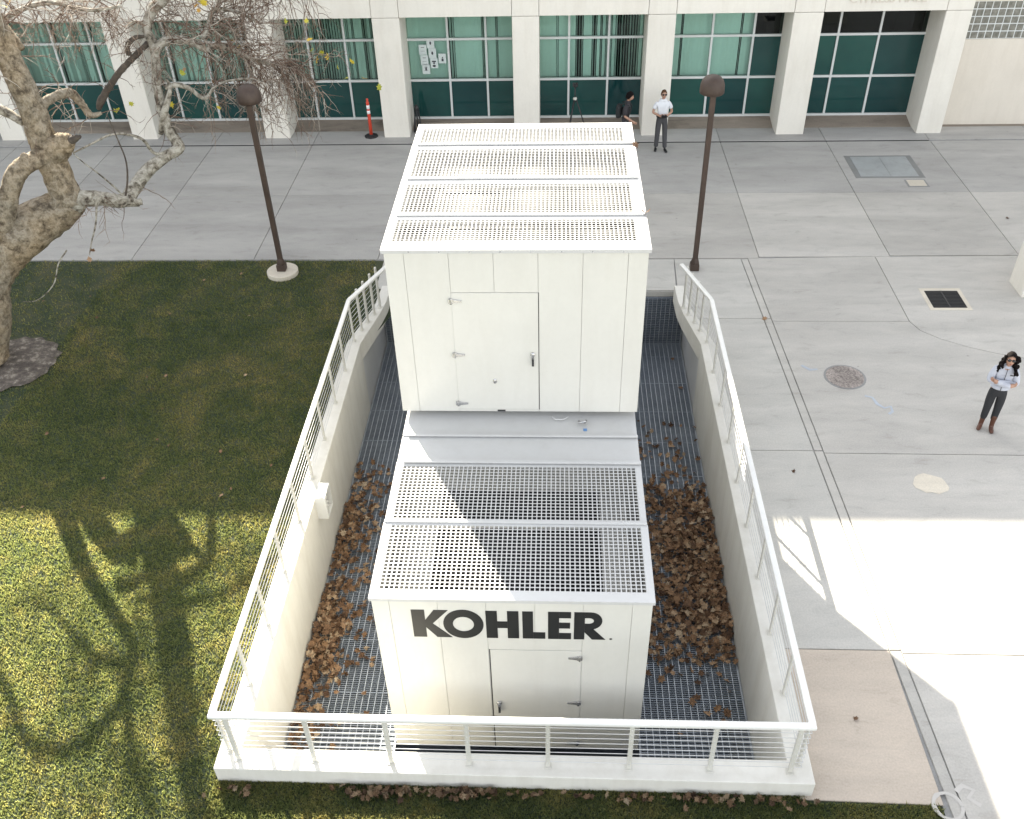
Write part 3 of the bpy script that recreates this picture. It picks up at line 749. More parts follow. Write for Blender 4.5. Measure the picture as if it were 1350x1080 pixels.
# white column at the right edge
wc = thing('concrete_pillar', 'broad white pillar standing at the right edge of the plaza', 'pillar', (10.5, 18.15, 0))
MB().box(10.07, 11.0, 17.8, 18.5, -.02, 3.9).build('pillar_shaft', 'stucco', wc, bevel=.02)

# ------------------------------------------------------------------ street lamps
def lamp(x, y, h, label, disc, hx, hd):
    t = thing('street_lamp', label, 'street lamp', (x, y, 0), 'brown lamp posts beside the walkway')
    if disc: MB().lathe((x, y, 0), [(.36, -.02), (.36, .075), (.34, .09)], 32, False).build('footing', 'concrete_new', t)
    z0 = .09 if disc else 0.0
    m = MB(); m.prism([(x - .10, y - .10), (x + .10, y - .10), (x + .10, y + .10), (x - .10, y + .10)], z0, z0 + .16)
    m.lathe((x, y, 0), [(.105, z0 + .16), (.075, z0 + .26), (.065, z0 + .30)], 20); m.build('base', 'lamp_brown', t, bevel=.01)
    m = MB(); m.prism([(x - .055, y - .055), (x + .055, y - .055), (x + .055, y + .055), (x - .055, y + .055)], z0 + .28, h - .30); m.build('post', 'lamp_brown', t, bevel=.012)
    hx0, hy0 = x + hx, y + hd
    m = MB(); prof = [(.012, .29), (.09, .282), (.16, .25), (.215, .19), (.245, .10), (.25, .02), (.25, -.06), (.235, -.075), (.20, -.075), (.19, .0)]
    m.lathe((hx0, hy0, h - .29), prof[::-1], 28); m.build('lamp_head', 'lamp_brown', t)
    MB().lathe((hx0, hy0, h - .36), [(.185, 0), (.185, .05)], 20).build('lens', 'white_band', t)
lamp(-6.39, 18.87, 4.40, 'brown lamp post with round head and concrete footing on the lawn among the twigs', True, .02, .05)
lamp(3.17, 19.02, 4.42, 'brown lamp post with round head standing right of the generator by the railing end', False, -.02, .10)

# ------------------------------------------------------------------ plaza lids
h = thing('utility_hatch', 'large bluish steel hatch of two leaves set in the walkway', 'hatch', (8.9, 24.5, 0))
MB().box(8.02, 9.85, 23.84, 25.28, -.02, .006).build('hatch_frame', 'lid_frame', h)
MB().box(8.17, 8.965, 23.92, 25.20, .004, .011).build('hatch_leaf', 'steel_lid', h); MB().box(8.975, 9.70, 23.92, 25.20, .004, .011).build('hatch_leaf', 'steel_lid', h)
h = thing('meter_box', 'small pale rectangular meter lid in front of the steel hatch', 'meter lid', (9.5, 23.5, 0))
MB().box(9.24, 9.79, 23.28, 23.72, -.02, .005).build('lid_frame', 'concrete_dark', h); MB().box(9.29, 9.74, 23.33, 23.68, .003, .010).build('lid', 'concrete_new', h)
h = thing('drain_grate', 'square dark floor drain with a pale frame in the plaza', 'drain', (8.43, 17.7, 0))
MB().box(7.99, 8.88, 17.28, 18.17, -.02, .004).build('drain_frame', 'concrete_new', h)
MB().box(8.08, 8.79, 17.37, 18.06, .002, .007).build('drain_hole', 'dark_hole', h)
m = MB()
for k in range(12): m.box(8.085, 8.785, 17.39 + k * .057, 17.405 + k * .057, .006, .013)
m.box(8.42, 8.45, 17.37, 18.06, .006, .0135); stuff(m.build('drain_bars', 'black_metal', h))
h = thing('manhole_cover', 'round rusty grey manhole cover in the plaza left of the woman', 'manhole', (5.62, 14.87, 0))
MB().lathe((5.62, 14.87, 0), [(.40, -.02), (.40, .004), (.37, .005)], 40, False).build('cover_ring', 'concrete_dark', h)
m = MB().lathe((5.62, 14.87, 0), [(.36, .002), (.36, .010), (.34, .011)], 40, False)
for i in range(-5, 6):
    for j in range(-5, 6):
        if i * i + j * j < 24: m.box(5.62 + i * .062 - .016, 5.62 + i * .062 + .016, 14.87 + j * .062 - .016, 14.87 + j * .062 + .016, .010, .015)
m.build('cover_plate', 'manhole', h)
def blot(name, cx, cy, r, mat, n=18, jit=.2, z=.004, sx=1, sy=1):
    v = []
    for k in range(n):
        a = 2 * PI * k / n; q = r * random.uniform(1 - jit, 1 + jit); v.append((cx + sx * q * math.cos(a), cy + sy * q * math.sin(a), z))
    return MB().add([(cx, cy, z)] + v, [(0, 1 + i, 1 + (i + 1) % n) for i in range(n)]).build(name, mat)
struct(blot('concrete_patch', 6.35, 11.84, .24, 'concrete_new', jit=.14, sx=1.15))
def ribbon(pts, w, mat, label):
    P = [Vector((x, y, .004)) for x, y in pts]; vs = []; n = len(P)
    for k in range(n):
        t = (P[min(k + 1, n - 1)] - P[max(k - 1, 0)]).normalized(); q = Vector((-t.y, t.x, 0)) * w * random.uniform(.35, .6)
        vs += [P[k] - q, P[k] + q]
    o = MB().add(vs, [(2 * k, 2 * k + 2, 2 * k + 3, 2 * k + 1) for k in range(n - 1)]).build('paint_mark', mat); tag(o, label, 'paint mark')
ribbon([(5.85, 14.27), (5.98, 14.22), (6.02, 14.02), (6.12, 13.9), (6.25, 13.95), (6.24, 13.8), (6.15, 13.72)], .06, 'pale_blue', 'pale blue spray squiggle on the concrete below the manhole')
ribbon([(4.86, 15.25), (5.0, 15.1), (5.15, 15.12)], .06, 'pale_blue', 'short faint blue spray dash left of the manhole')
c = at(1250, 1063, z=0)
ribbon([(c.x + .17 * math.cos(2 * PI * k / 20), c.y + .17 * math.sin(2 * PI * k / 20)) for k in range(21)], .05, 'pale_pink', 'pale painted ring on the strip at the lawn corner')
c = at(1272, 1046, z=0)
ribbon([(c.x - .1, c.y + .02), (c.x, c.y + .1), (c.x + .12, c.y + .04), (c.x + .02, c.y - .06), (c.x + .14, c.y - .16)], .06, 'pale_pink', 'pale painted squiggle on the plaza right of the ring')

# ------------------------------------------------------------------ delineator, tripod, folded stand
d = thing('traffic_delineator', 'orange delineator post with two white bands on a black base', 'delineator', (-5.58, 26.94, 0))
x, y = -5.58, 26.94
MB().lathe((x, y, 0), [(.21, 0), (.20, .035), (.075, .06), (.06, .075)], 8, False).build('base', 'black_rubber', d)
MB().lathe((x, y, 0), [(.052, .06), (.047, .6), (.044, 1.02), (.047, 1.04), (.03, 1.07), (.03, 1.10), (.036, 1.12), (.028, 1.15)], 18).build('post', 'orange', d)
MB().lathe((x, y, 0), [(.0495, .70), (.0490, .80)], 18).build('reflective_band', 'white_band', d); MB().lathe((x, y, 0), [(.0485, .85), (.0475, .96)], 18).build('reflective_band', 'white_band', d)
t = thing('tripod', 'black camera tripod standing by the green spandrel behind the generator', 'tripod', (.52, 27.3, 0))
x, y = .52, 27.3
for k in range(3):
    a = PI / 2 + .5 + 2 * PI * k / 3; m = MB(); m.tube([(x + .03 * math.cos(a), y + .03 * math.sin(a), .95), (x + .20 * math.cos(a), y + .20 * math.sin(a), .45), (x + .34 * math.cos(a), y + .34 * math.sin(a), .02)], [.022, .018, .012], 8); m.build('leg', 'black_metal', t)
MB().tube([(x, y, .85), (x, y, 1.30)], .018, 10).build('centre_column', 'black_metal', t)
MB().lathe((x, y, .92), [(.05, 0), (.06, .04), (.04, .08)], 12).build('hub', 'post_paint', t)
c = thing('camera', 'small black camera mounted on the tripod', 'camera', (x, y, 1.30))
MB().box(x - .075, x + .075, y - .05, y + .05, 1.31, 1.42).build('camera_body', 'black_metal', c, bevel=.012); MB().tube([(x + .02, y - .05, 1.36), (x + .02, y - .13, 1.36)], .035, 12).build('lens', 'black_metal', c)
f = thing('folded_stand', 'dark folded stand leaning in the corner beside the column behind the generator', 'stand', (-4.2, 27.3, 0))
for k in range(3): MB().tube([(-4.30 + .10 * k, 27.2 + .05 * k, .01), (-4.27 + .05 * k, 27.42, .62 + .16 * (k == 1))], [.03, .022], 8).build('leg', 'black_metal', f)
MB().sphere((-4.22, 27.42, .66), (.07, .05, .10), 10, 8).build('head', 'black_metal', f)

# ------------------------------------------------------------------ people
def skin_mesh(name, mat, V, E, Rr, sub=2, root=0):
    me = bpy.data.meshes.new(name); me.from_pydata([tuple(v) for v in V], E, []); o = bpy.data.objects.new(name, me); COL.objects.link(o)
    mo = o.modifiers.new('skin', 'SKIN'); mo.use_smooth_shade = True; mo.branch_smoothing = .6
    for i, r in enumerate(Rr):
        sv = me.skin_vertices[0].data[i]; sv.radius = r if hasattr(r, '__len__') else (r, r); sv.use_root = (i == root)
    ss = o.modifiers.new('sub', 'SUBSURF'); ss.levels = sub; ss.render_levels = sub
    dg = bpy.context.evaluated_depsgraph_get(); dg.update()
    m2 = bpy.data.meshes.new_from_object(o.evaluated_get(dg)); bpy.data.objects.remove(o); m2.name = name
    m2.materials.clear(); m2.materials.append(M[mat]); return m2
def join(name, meshes, mat):
    bm = bmesh.new()
    for m in meshes: bm.from_mesh(m)
    me = bpy.data.meshes.new(name); bm.to_mesh(me); bm.free(); me.materials.append(M[mat])
    for p in me.polygons: p.use_smooth = True
    return me
def head_mesh(c, s, tilt=0):
    """head of height .23*s with brow, nose, lips, jaw and ears, face towards -Y"""
    m = MB(); u, v = 24, 18; vs = []; fs = []
    for i in range(v + 1):
        ph = -PI / 2 + PI * i / v
        for k in range(u):
            th = 2 * PI * k / u; x = math.cos(ph) * math.cos(th); y = math.cos(ph) * math.sin(th); z = math.sin(ph)
            X = .076 * x * (1 - .22 * max(0, -z) ** 1.2); Y_ = .096 * y * (1 - .18 * max(0, -z)) ; Z = .118 * z
            if y < -.3:
                fr = (-y - .3) / .7
                nose = math.exp(-(x / .16) ** 2) * math.exp(-((z + .12) / .22) ** 2)
                Y_ -= .024 * nose * fr; Y_ += .006 * math.exp(-((abs(x) - .38) / .16) ** 2 - ((z - .08) / .12) ** 2)
                Y_ -= .006 * math.exp(-(x / .3) ** 2 - ((z + .48) / .10) ** 2)
            vs.append((X, Y_, Z))
    for i in range(v):
        for k in range(u):
            k2 = (k + 1) % u; fs.append((i * u + k, i * u + k2, (i + 1) * u + k2, (i + 1) * u + k))
    m.add(vs, fs, True)
    for sg in (-1, 1): m.sphere((sg * .078, .008, -.005), (.012, .022, .032), 8, 6)
    R = Matrix.Rotation(tilt, 3, 'X')
    m.v = [tuple(Vector(c) + (R @ Vector(q)) * s) for q in m.v]
    return m, R
def hand(m, wrist, d, side, palmup, s=1.0):
    """palm with five separate bent fingers, d = direction of the hand"""
    d = Vector(d).normalized(); n = Vector(palmup); n = (n - d * n.dot(d)).normalized(); w = d.cross(n) * side
    p = Vector(wrist)
    m.tube([p - d * .02, p + d * .03, p + d * .085 * s], [.026, .036, .034], 8)
    for k, L in enumerate((.070, .080, .074, .058)):
        b = p + d * .082 + w * (.027 - .018 * k); m.tube([b, b + d * L * .45 + n * .008, b + d * L * .75 + n * .030, b + d * L * .72 + n * .048], [.0095, .009, .008, .006], 6)
    b = p + d * .02 + w * .032; m.tube([b, b + d * .03 + w * .022 + n * .012, b + d * .062 + w * .018 + n * .028], [.012, .011, .007], 6)
def place(meshes, root):
    out = {}
    for name, me in meshes:
        o = bpy.data.objects.new(name, me); COL.objects.link(o); o.parent = root; out[name] = o
    return out
def shades(c, s, R):
    m = MB()
    for sg in (-1, 1): m.sphere((sg * .034, -.095, .012), (.032, .014, .024), 12, 8)
    m.box(-.012, .012, -.104, -.094, .014, .022)
    for sg in (-1, 1): m.bar((sg * .066, -.088, .016), (sg * .080, .01, .016), .006, .008)
    m.v = [tuple(Vector(c) + (R @ Vector(q)) * s) for q in m.v]; return m.mesh('sunglasses', 'sunglass')
def lips(c, s, R):
    m = MB().sphere((0, -.090, -.060), (.024, .008, .007), 10, 6); m.v = [tuple(Vector(c) + (R @ Vector(q)) * s) for q in m.v]; return m.mesh('mouth', 'lip')
def hair_short(c, s, R, mat, drop=0.0):
    m = MB(); u, v = 24, 10; vs = []; fs = []
    for i in range(v + 1):
        for k in range(u):
            th = 2 * PI * k / u; front = max(0, -math.sin(th))
            lo = -.35 + .95 * front ** .7; ph0 = math.asin(max(-.95, lo)); ph = ph0 + (PI / 2 - ph0) * i / v
            b = 1.0 + random.uniform(-.03, .06)
            vs.append((.086 * b * math.cos(ph) * math.cos(th), .106 * b * math.cos(ph) * math.sin(th) + .004, .130 * b * math.sin(ph)))
    for i in range(v):
        for k in range(u):
            k2 = (k + 1) % u; fs.append((i * u + k, i * u + k2, (i + 1) * u + k2, (i + 1) * u + k))
    m.add(vs, fs, True); m.v = [tuple(Vector(c) + (R @ Vector(q)) * s) for q in m.v]; return m.mesh('hair', mat)
def shoe(mat, ank, toe, boot=0.0, name='shoe'):
    a = Vector(ank); t = Vector(toe); d = (t - a); d.z = 0; d.normalize(); g = Vector((a.x, a.y, .038))
    V = [Vector((a.x, a.y, .10 + boot)), g + Vector((0, 0, .01)), g + d * .09, g + d * .165 - Vector((0, 0, .006))]; Rr = [(.047 + .010 * (boot > 0), .052 + .008 * (boot > 0)), (.046, .050), (.044, .036), (.034, .026)]
    E = [(0, 1), (1, 2), (2, 3)]
    V.append(g - d * .045 + Vector((0, 0, 0))); Rr.append((.034, .036)); E.append((1, 4))
    if boot: V.append(Vector((a.x, a.y, .16))); Rr.append((.046, .05)); E = [(0, 5), (5, 1), (1, 2), (2, 3), (1, 4)]
    return skin_mesh(name, mat, V, E, Rr, 2, 1)

def legs(V, E, Rr, hip, knee, ank, rr):
    for sg in (-1, 1):
        i = len(V); V += [Vector((sg * hip[0], hip[1], hip[2])), Vector((sg * knee[0], knee[1] if sg < 0 else knee[3], knee[2])), Vector((sg * ank[0], ank[1] if sg < 0 else ank[3], ank[2]))]
        Rr += list(rr); E += [(0, i), (i, i + 1), (i + 1, i + 2)]

# man in the white polo, holding a controller at his waist
def person_man():
    t = thing('person', 'man in white polo and grey trousers holding a controller beside the column', 'person', (2.94, 25.80, 0)); t.rotation_euler = (0, 0, .10)
    hc = (0, -.035, 1.615)
    V = [Vector((0, 0, .96)), Vector((0, .005, 1.15)), Vector((0, .01, 1.34)), Vector((0, .0, 1.45)), Vector((0, -.015, 1.53))]; Rr = [(.12, .09), (.12, .085), (.12, .09), (.055, .055), (.05, .05)]; E = [(0, 1), (1, 2), (2, 3), (3, 4)]
    legs(V, E, Rr, (.09, 0, .88), (.10, -.02, .50, -.03), (.12, 0, .10, -.10), [.060, .048, .040])
    arms = {}
    for sg in (-1, 1):
        i = len(V); sh = Vector((sg * .172, .01, 1.385)); el = Vector((sg * .27, .02, 1.10)); wr = Vector((sg * .105, -.20, 1.075))
        V += [sh, el, wr]; Rr += [.040, .040, .030]; E += [(2, i), (i, i + 1), (i + 1, i + 2)]; arms[sg] = (sh, el, wr)
    bm_ = skin_mesh('b', 'skin', V, E, Rr, 2, 0)
    hm, R = head_mesh(hc, 1.0, -.10)
    hn = MB()
    for sg in (-1, 1): hand(hn, arms[sg][2], (-sg * .9, -.35, -.02), sg, (0, -.4, 1))
    body = join('body', [bm_, hm.mesh('h', None), hn.mesh('hh', None)], 'skin')
    Vt = [Vector((0, 0, 1.03)), Vector((0, .003, .93))]; Rt = [(.172, .132), (.178, .135)]; Et = [(0, 1)]
    for sg in (-1, 1):
        i = len(Vt); ay = 0 if sg < 0 else -.10
        Vt += [Vector((sg * .088, 0, .84)), Vector((sg * .103, -.02 - .01 * (sg > 0), .50)), Vector((sg * .115, ay * .9, .16)), Vector((sg * .12, ay, .09))]
        Rt += [.096, .076, .066, .066]; Et += [(1, i), (i, i + 1), (i + 1, i + 2), (i + 2, i + 3)]
    tro = skin_mesh('trousers', 'trousers_grey', Vt, Et, Rt, 2, 1)
    Vs = [Vector((0, 0, .92)), Vector((0, .003, 1.12)), Vector((0, .01, 1.33)), Vector((0, .005, 1.43)), Vector((0, -.008, 1.505))]; Rs = [(.168, .128), (.158, .120), (.178, .128), (.140, .10), (.070, .070)]; Es = [(0, 1), (1, 2), (2, 3), (3, 4)]
    for sg in (-1, 1):
        i = len(Vs); sh, el, wr = arms[sg]
        Vs += [sh, sh.lerp(el, .45), sh.lerp(el, .68)]; Rs += [.078, .072, .070]; Es += [(2, i), (i, i + 1), (i + 1, i + 2)]
    shi = skin_mesh('shirt', 'polo_white', Vs, Es, Rs, 2, 1)
    belt = MB().lathe((0, 0, .985), [(.104, -.018), (.104, .018)], 24); belt.v = [(x * 1.60, y * 1.22, z + .005) for x, y, z in belt.v]
    ms = [('body', body), ('trousers', tro), ('shirt', shi), ('belt', belt.mesh('belt', 'black_rubber')), ('hair', hair_short(hc, 1.0, R, 'hair_brown')), ('sunglasses', shades(hc, 1.0, R)), ('mouth', lips(hc, 1, R)),
          ('shoe', shoe('shoes_black', (-.12, 0, .1), (-.17, -.2, 0))), ('shoe', shoe('shoes_black', (.12, -.10, .1), (.16, -.3, 0)))]
    place(ms, t)
    c = thing('controller', 'small dark remote controller held by the man in white polo', 'controller', (2.94, 25.80, 1.08)); c.rotation_euler = (0, 0, .10)
    m = MB().box(-.085, .085, -.30, -.21, -.015, .02); o = m.build('controller_body', 'black_metal'); o.parent = c
    m = MB().box(-.06, .06, -.315, -.305, -.01, .05); o = m.build('screen', 'sunglass'); o.parent = c
    m = MB()
    for sg in (-1, 1): m.tube([(sg * .045, -.255, .02), (sg * .045, -.255, .04)], .012, 8)
    o = m.build('joystick', 'black_rubber'); o.parent = c
person_man()

# woman with crossed arms
def person_woman():
    t = thing('person', 'woman with dark curly hair, grey fleece and brown boots standing with crossed arms', 'person', (7.76, 13.36, 0)); t.rotation_euler = (0, 0, -.32)
    hc = (0, -.05, 1.535)
    V = [Vector((0, 0, .90)), Vector((0, .0, 1.07)), Vector((0, .01, 1.25)), Vector((0, -.005, 1.37)), Vector((0, -.03, 1.45))]; Rr = [(.14, .10), (.115, .085), (.13, .095), (.065, .06), (.044, .044)]; E = [(0, 1), (1, 2), (2, 3), (3, 4)]
    legs(V, E, Rr, (.085, 0, .84), (.085, -.01, .47, -.01), (.085, .0, .10, -.02), [.085, .055, .040])
    P = {-1: (Vector((-.155, .01, 1.315)), Vector((-.215, -.05, 1.06)), Vector((.085, -.215, 1.105))), 1: (Vector((.155, .01, 1.315)), Vector((.215, -.05, 1.06)), Vector((-.08, -.185, 1.12)))}
    for sg in (-1, 1):
        i = len(V); V += list(P[sg]); Rr += [.050, .040, .028]; E += [(2, i), (i, i + 1), (i + 1, i + 2)]
    bm_ = skin_mesh('b', 'skin_tan', V, E, Rr, 2, 0)
    hm, R = head_mesh(hc, .97, -.22)
    hn = MB(); hand(hn, P[-1][2], (.9, .25, .2), -1, (0, 1, .1)); hand(hn, P[1][2], (-.9, .25, .15), 1, (0, 1, .1))
    body = join('body', [bm_, hm.mesh('h', None), hn.mesh('hh', None)], 'skin')
    Vt = [Vector((0, 0, .97)), Vector((0, .0, .87))]; Rt = [(.145, .112), (.165, .122)]; Et = [(0, 1)]
    for sg in (-1, 1):
        i = len(Vt); Vt += [Vector((sg * .082, 0, .77)), Vector((sg * .083, -.01, .47)), Vector((sg * .085, 0, .18))]; Rt += [.100, .070, .058]; Et += [(1, i), (i, i + 1), (i + 1, i + 2)]
    tro = skin_mesh('leggings', 'leggings', Vt, Et, Rt, 2, 1)
    Vs = [Vector((0, 0, .885)), Vector((0, 0, .96)), Vector((0, .005, 1.08)), Vector((0, .01, 1.24)), Vector((0, .0, 1.345)), Vector((0, -.018, 1.425))]; Rs = [(.185, .142), (.178, .136), (.155, .120), (.168, .128), (.105, .088), (.076, .070)]; Es = [(i, i + 1) for i in range(5)]
    for sg in (-1, 1):
        i = len(Vs); Vs += [P[sg][0], P[sg][0].lerp(P[sg][1], .5), P[sg][1], P[sg][1].lerp(P[sg][2], .5), P[sg][1].lerp(P[sg][2], 1.12)]; Rs += [.074, .068, .064, .060, .050]; Es += [(3, i)] + [(i + k, i + k + 1) for k in range(4)]
    shi = skin_mesh('fleece', 'fleece', Vs, Es, Rs, 2, 2)
    hr = MB(); rs = random.Random(5)
    u = [hair_short(hc, 1.10, R, 'hair_black')]
    for k in range(46):
        a = rs.uniform(-.45, PI + .45); z = rs.uniform(-.20, .09); rr = .088 + .02 * rs.random() + .03 * (z < -.08)
        q = Vector((rr * 1.05 * math.cos(a), rr * 1.12 * math.sin(a) + .012, z)); q = Vector(hc) + R @ q
        pts = [q]
        for j in range(4): q = q + Vector((rs.uniform(-.022, .022), rs.uniform(-.02, .02), -.022)); pts.append(q)
        hr.tube(pts, [.026, .030, .028, .022, .010], 6)
    u.append(hr.mesh('c', 'hair_black')); hair = join('hair', u, 'hair_black')
    zp = MB().tube([(0, -.128, .90), (0, -.118, 1.08), (0, -.112, 1.24), (0, -.088, 1.36)], .005, 6).mesh('zip', 'trousers_grey')
    lg = MB().box(.06, .105, -.128, -.120, 1.255, 1.275).mesh('chest_mark', 'trousers_grey')
    b1 = shoe('boots', (-.085, 0, .1), (-.14, -.2, 0), .25, 'boot'); b2 = shoe('boots', (.085, -.02, .1), (.11, -.25, 0), .25, 'boot')
    place([('body', body), ('leggings', tro), ('fleece', shi), ('hair', hair), ('zip', zp), ('chest_mark', lg), ('sunglasses', shades(hc, 1.02, R)), ('mouth', lips(hc, .97, R)), ('boot', b1), ('boot', b2)], t)
person_woman()

# young man in black with a backpack, walking to the right, mostly behind the generator
def person_student():
    loc = (1.93, 25.80, 0)
    t = thing('person', 'dark haired person in black seen from the side walking with a backpack', 'person', loc); t.rotation_euler = (0, 0, PI / 2 - .25)
    hc = (0, -.085, 1.56)
    V = [Vector((0, .02, .92)), Vector((0, .01, 1.10)), Vector((0, -.01, 1.29)), Vector((0, -.03, 1.41)), Vector((0, -.06, 1.48))]; Rr = [(.10, .08), (.11, .085), (.11, .085), (.052, .055), (.048, .048)]; E = [(0, 1), (1, 2), (2, 3), (3, 4)]
    legs(V, E, Rr, (.09, 0, .86), (.09, -.12, .48, .05), (.09, -.16, .10, .28), [.050, .045, .040])
    P = {-1: (Vector((-.165, -.01, 1.33)), Vector((-.20, .0, 1.06)), Vector((-.17, -.22, .93))), 1: (Vector((.17, -.01, 1.345)), Vector((.20, .06, 1.07)), Vector((.18, -.02, .85)))}
    for sg in (-1, 1):
        i = len(V); V += [P[sg][0] * 1.0 - Vector((sg * .02, 0, .02)), P[sg][1], P[sg][2]]; Rr += [.032, .038, .028]; E += [(2, i), (i, i + 1), (i + 1, i + 2)]
    bm_ = skin_mesh('b', 'skin', V, E, Rr, 2, 0); hm, R = head_mesh(hc, .98, .15)
    hn = MB(); hand(hn, P[-1][2], (.05, -.8, -.5), -1, (1, 0, 0)); hand(hn, P[1][2], (0, -.4, -.9), 1, (-1, 0, 0))
    body = join('body', [bm_, hm.mesh('h', None), hn.mesh('hh', None)], 'skin')
    Vt = [Vector((0, .02, .98)), Vector((0, .01, .89))]; Rt = [(.150, .115), (.158, .12)]; Et = [(0, 1)]
    for sg, ky, ay in ((-1, -.12, -.16), (1, .05, .28)):
        i = len(Vt); Vt += [Vector((sg * .088, 0, .80)), Vector((sg * .09, ky, .48)), Vector((sg * .09, ay, .10))]; Rt += [.094, .072, .062]; Et += [(1, i), (i, i + 1), (i + 1, i + 2)]
    tro = skin_mesh('trousers', 'trousers_grey', Vt, Et, Rt, 2, 1)
    Vs = [Vector((0, .02, .84)), Vector((0, .01, 1.08)), Vector((0, -.01, 1.28)), Vector((0, -.03, 1.385)), Vector((0, -.05, 1.455))]; Rs = [(.172, .135), (.158, .125), (.175, .13), (.135, .10), (.070, .070)]; Es = [(0, 1), (1, 2), (2, 3), (3, 4)]
    for sg in (-1, 1):
        i = len(Vs); Vs += [P[sg][0], P[sg][0].lerp(P[sg][1], .5), P[sg][0].lerp(P[sg][1], .95)]; Rs += [.080, .072, .066]; Es += [(2, i), (i, i + 1), (i + 1, i + 2)]
    shi = skin_mesh('shirt', 'tee_dark', Vs, Es, Rs, 2, 1)
    place([('body', body), ('trousers', tro), ('shirt', shi), ('hair', hair_short(hc, 1.10, R, 'hair_black')), ('mouth', lips(hc, .98, R)),
           ('shoe', shoe('shoes_black', (-.09, -.16, .1), (-.09, -.4, 0))), ('shoe', shoe('shoes_black', (.09, .28, .1), (.09, .05, 0)))], t)
    b = thing('backpack', 'black backpack worn by the person in black by the window', 'backpack', (*loc[:2], 1.15)); b.rotation_euler = t.rotation_euler
    V = [Vector((0, .20, -.20)), Vector((0, .22, -.02)), Vector((0, .19, .17))]; me = skin_mesh('bag', 'backpack', V, [(0, 1), (1, 2)], [(.150, .085), (.165, .10), (.12, .07)], 2, 1)
    place([('bag', me)], b)
    for sg in (-1, 1):
        m = MB().tube([(sg * .09, .14, .20), (sg * .10, -.02, .265), (sg * .105, -.135, .12), (sg * .11, -.10, -.10), (sg * .11, .10, -.16)], .016, 6); o = m.build('strap', 'backpack'); o.parent = b
person_student()

# ------------------------------------------------------------------ sycamore
tree = thing('sycamore_tree', 'bare mottled sycamore with thick crooked limbs and a few yellow leaves on the lawn', 'tree', (-11.25, 15.3, 0))
def tp(x, y, Y, w):
    p = at(x, y, Y=Y); dep = (p - Vector((0, 0, 11))).dot(fwd); return (p, w * dep / 1233.04 / 2)
def gp(x, y, z, r):
    g = at(x, y, z=0); return (g + Vector((-.85, 1.654, 1)) * z, r)
def limb(name, pts, mat='bark', seg=12, wob=.07, parent=tree, jit=.0):
    P, R_ = curve(pts, 6)
    if jit: P = [p + Vector((random.uniform(-jit, jit), random.uniform(-jit, jit), random.uniform(-jit, jit))) if 0 < i < len(P) - 1 else p for i, p in enumerate(P)]
    m = MB().tube(P, R_, seg, wob); m.build(name, mat, parent, fixn=False); return P, R_
base = at(4, 477, z=0)
trunk = [(Vector((base.x - .25, base.y, -.05)), .48), (Vector((base.x - .28, base.y, .12)), .38), tp(-12, 420, 15.5, 48), tp(-14, 372, 15.75, 52), tp(2, 332, 16.15, 66), tp(40, 300, 16.55, 62), tp(78, 276, 16.9, 50), tp(92, 262, 16.95, 44)]
limb('trunk', trunk, seg=20, wob=.05)
A_ = [tp(92, 268, 16.9, 38), tp(74, 226, 16.95, 38), tp(57, 186, 17.0, 35), tp(41, 140, 17.05, 33), tp(20, 95, 17.1, 33), tp(0, 48, 17.25, 30), tp(-24, -5, 17.3, 26), tp(-46, -60, 17.2, 22), tp(-60, -130, 17.0, 17), tp(-60, -220, 16.8, 12), tp(-75, -330, 16.6, 6)]
limb('limb', A_, seg=16)
limb('limb', [tp(60, 205, 16.98, 36), tp(74, 196, 16.95, 38), tp(86, 188, 16.92, 26), tp(93, 184, 16.9, 14)], seg=14, wob=.12)
limb('limb', [tp(92, 186, 16.9, 12), tp(100, 182, 16.88, 9), tp(106, 180, 16.86, 4)], 'bark_dead', 8)
C_ = [tp(-6, 325, 16.1, 38), tp(6, 288, 16.15, 26), tp(13, 254, 16.2, 25), tp(24, 226, 16.3, 25), tp(44, 212, 16.6, 24), tp(66, 200, 16.9, 22), tp(84, 186, 17.0, 16)]
limb('limb', C_, seg=14)
limb('limb', [tp(36, 222, 16.4, 22), tp(32, 208, 16.4, 12), tp(34, 204, 16.4, 6)], 'bark', 8)
B_ = [tp(84, 276, 16.9, 36), tp(108, 263, 16.95, 24), tp(135, 262, 17.15, 19), tp(163, 265, 17.4, 18), tp(176, 250, 17.8, 18), tp(194, 226, 18.3, 17), tp(216, 208, 18.7, 15), tp(236, 196, 18.9, 14), tp(232, 186, 19.0, 14), tp(222, 170, 19.1, 14), tp(215, 148, 19.2, 13), tp(208, 118, 19.4, 12), tp(206, 92, 19.6, 12), tp(204, 64, 19.8, 13), tp(194, 38, 20.0, 12), tp(201, 14, 20.2, 14), tp(222, -10, 20.4, 14), tp(240, -60, 20.6, 11), tp(235, -130, 20.8, 7)]
limb('limb', B_, 'bark_pale', 12, .06)
limb('limb', [tp(166, 264, 17.4, 17), tp(178, 267, 17.5, 12), tp(186, 266, 17.6, 9)], 'bark_pale', 8, .15)
limb('limb', [tp(212, 176, 19.15, 7), tp(216, 150, 19.12, 10), tp(224, 120, 19.3, 6), tp(220, 105, 19.4, 3)], 'bark_pale', 8)
B1 = [tp(206, 70, 19.75, 12), tp(213, 57, 19.8, 11), tp(232, 52, 19.9, 11), tp(254, 56, 20.0, 10), tp(274, 66, 20.1, 8), tp(286, 60, 20.2, 8), tp(306, 66, 20.3, 7), tp(328, 76, 20.4, 6), tp(352, 84, 20.5, 5), tp(372, 86, 20.6, 4), tp(390, 96, 20.6, 2)]
limb('limb', B1, 'bark_pale', 10, .08)
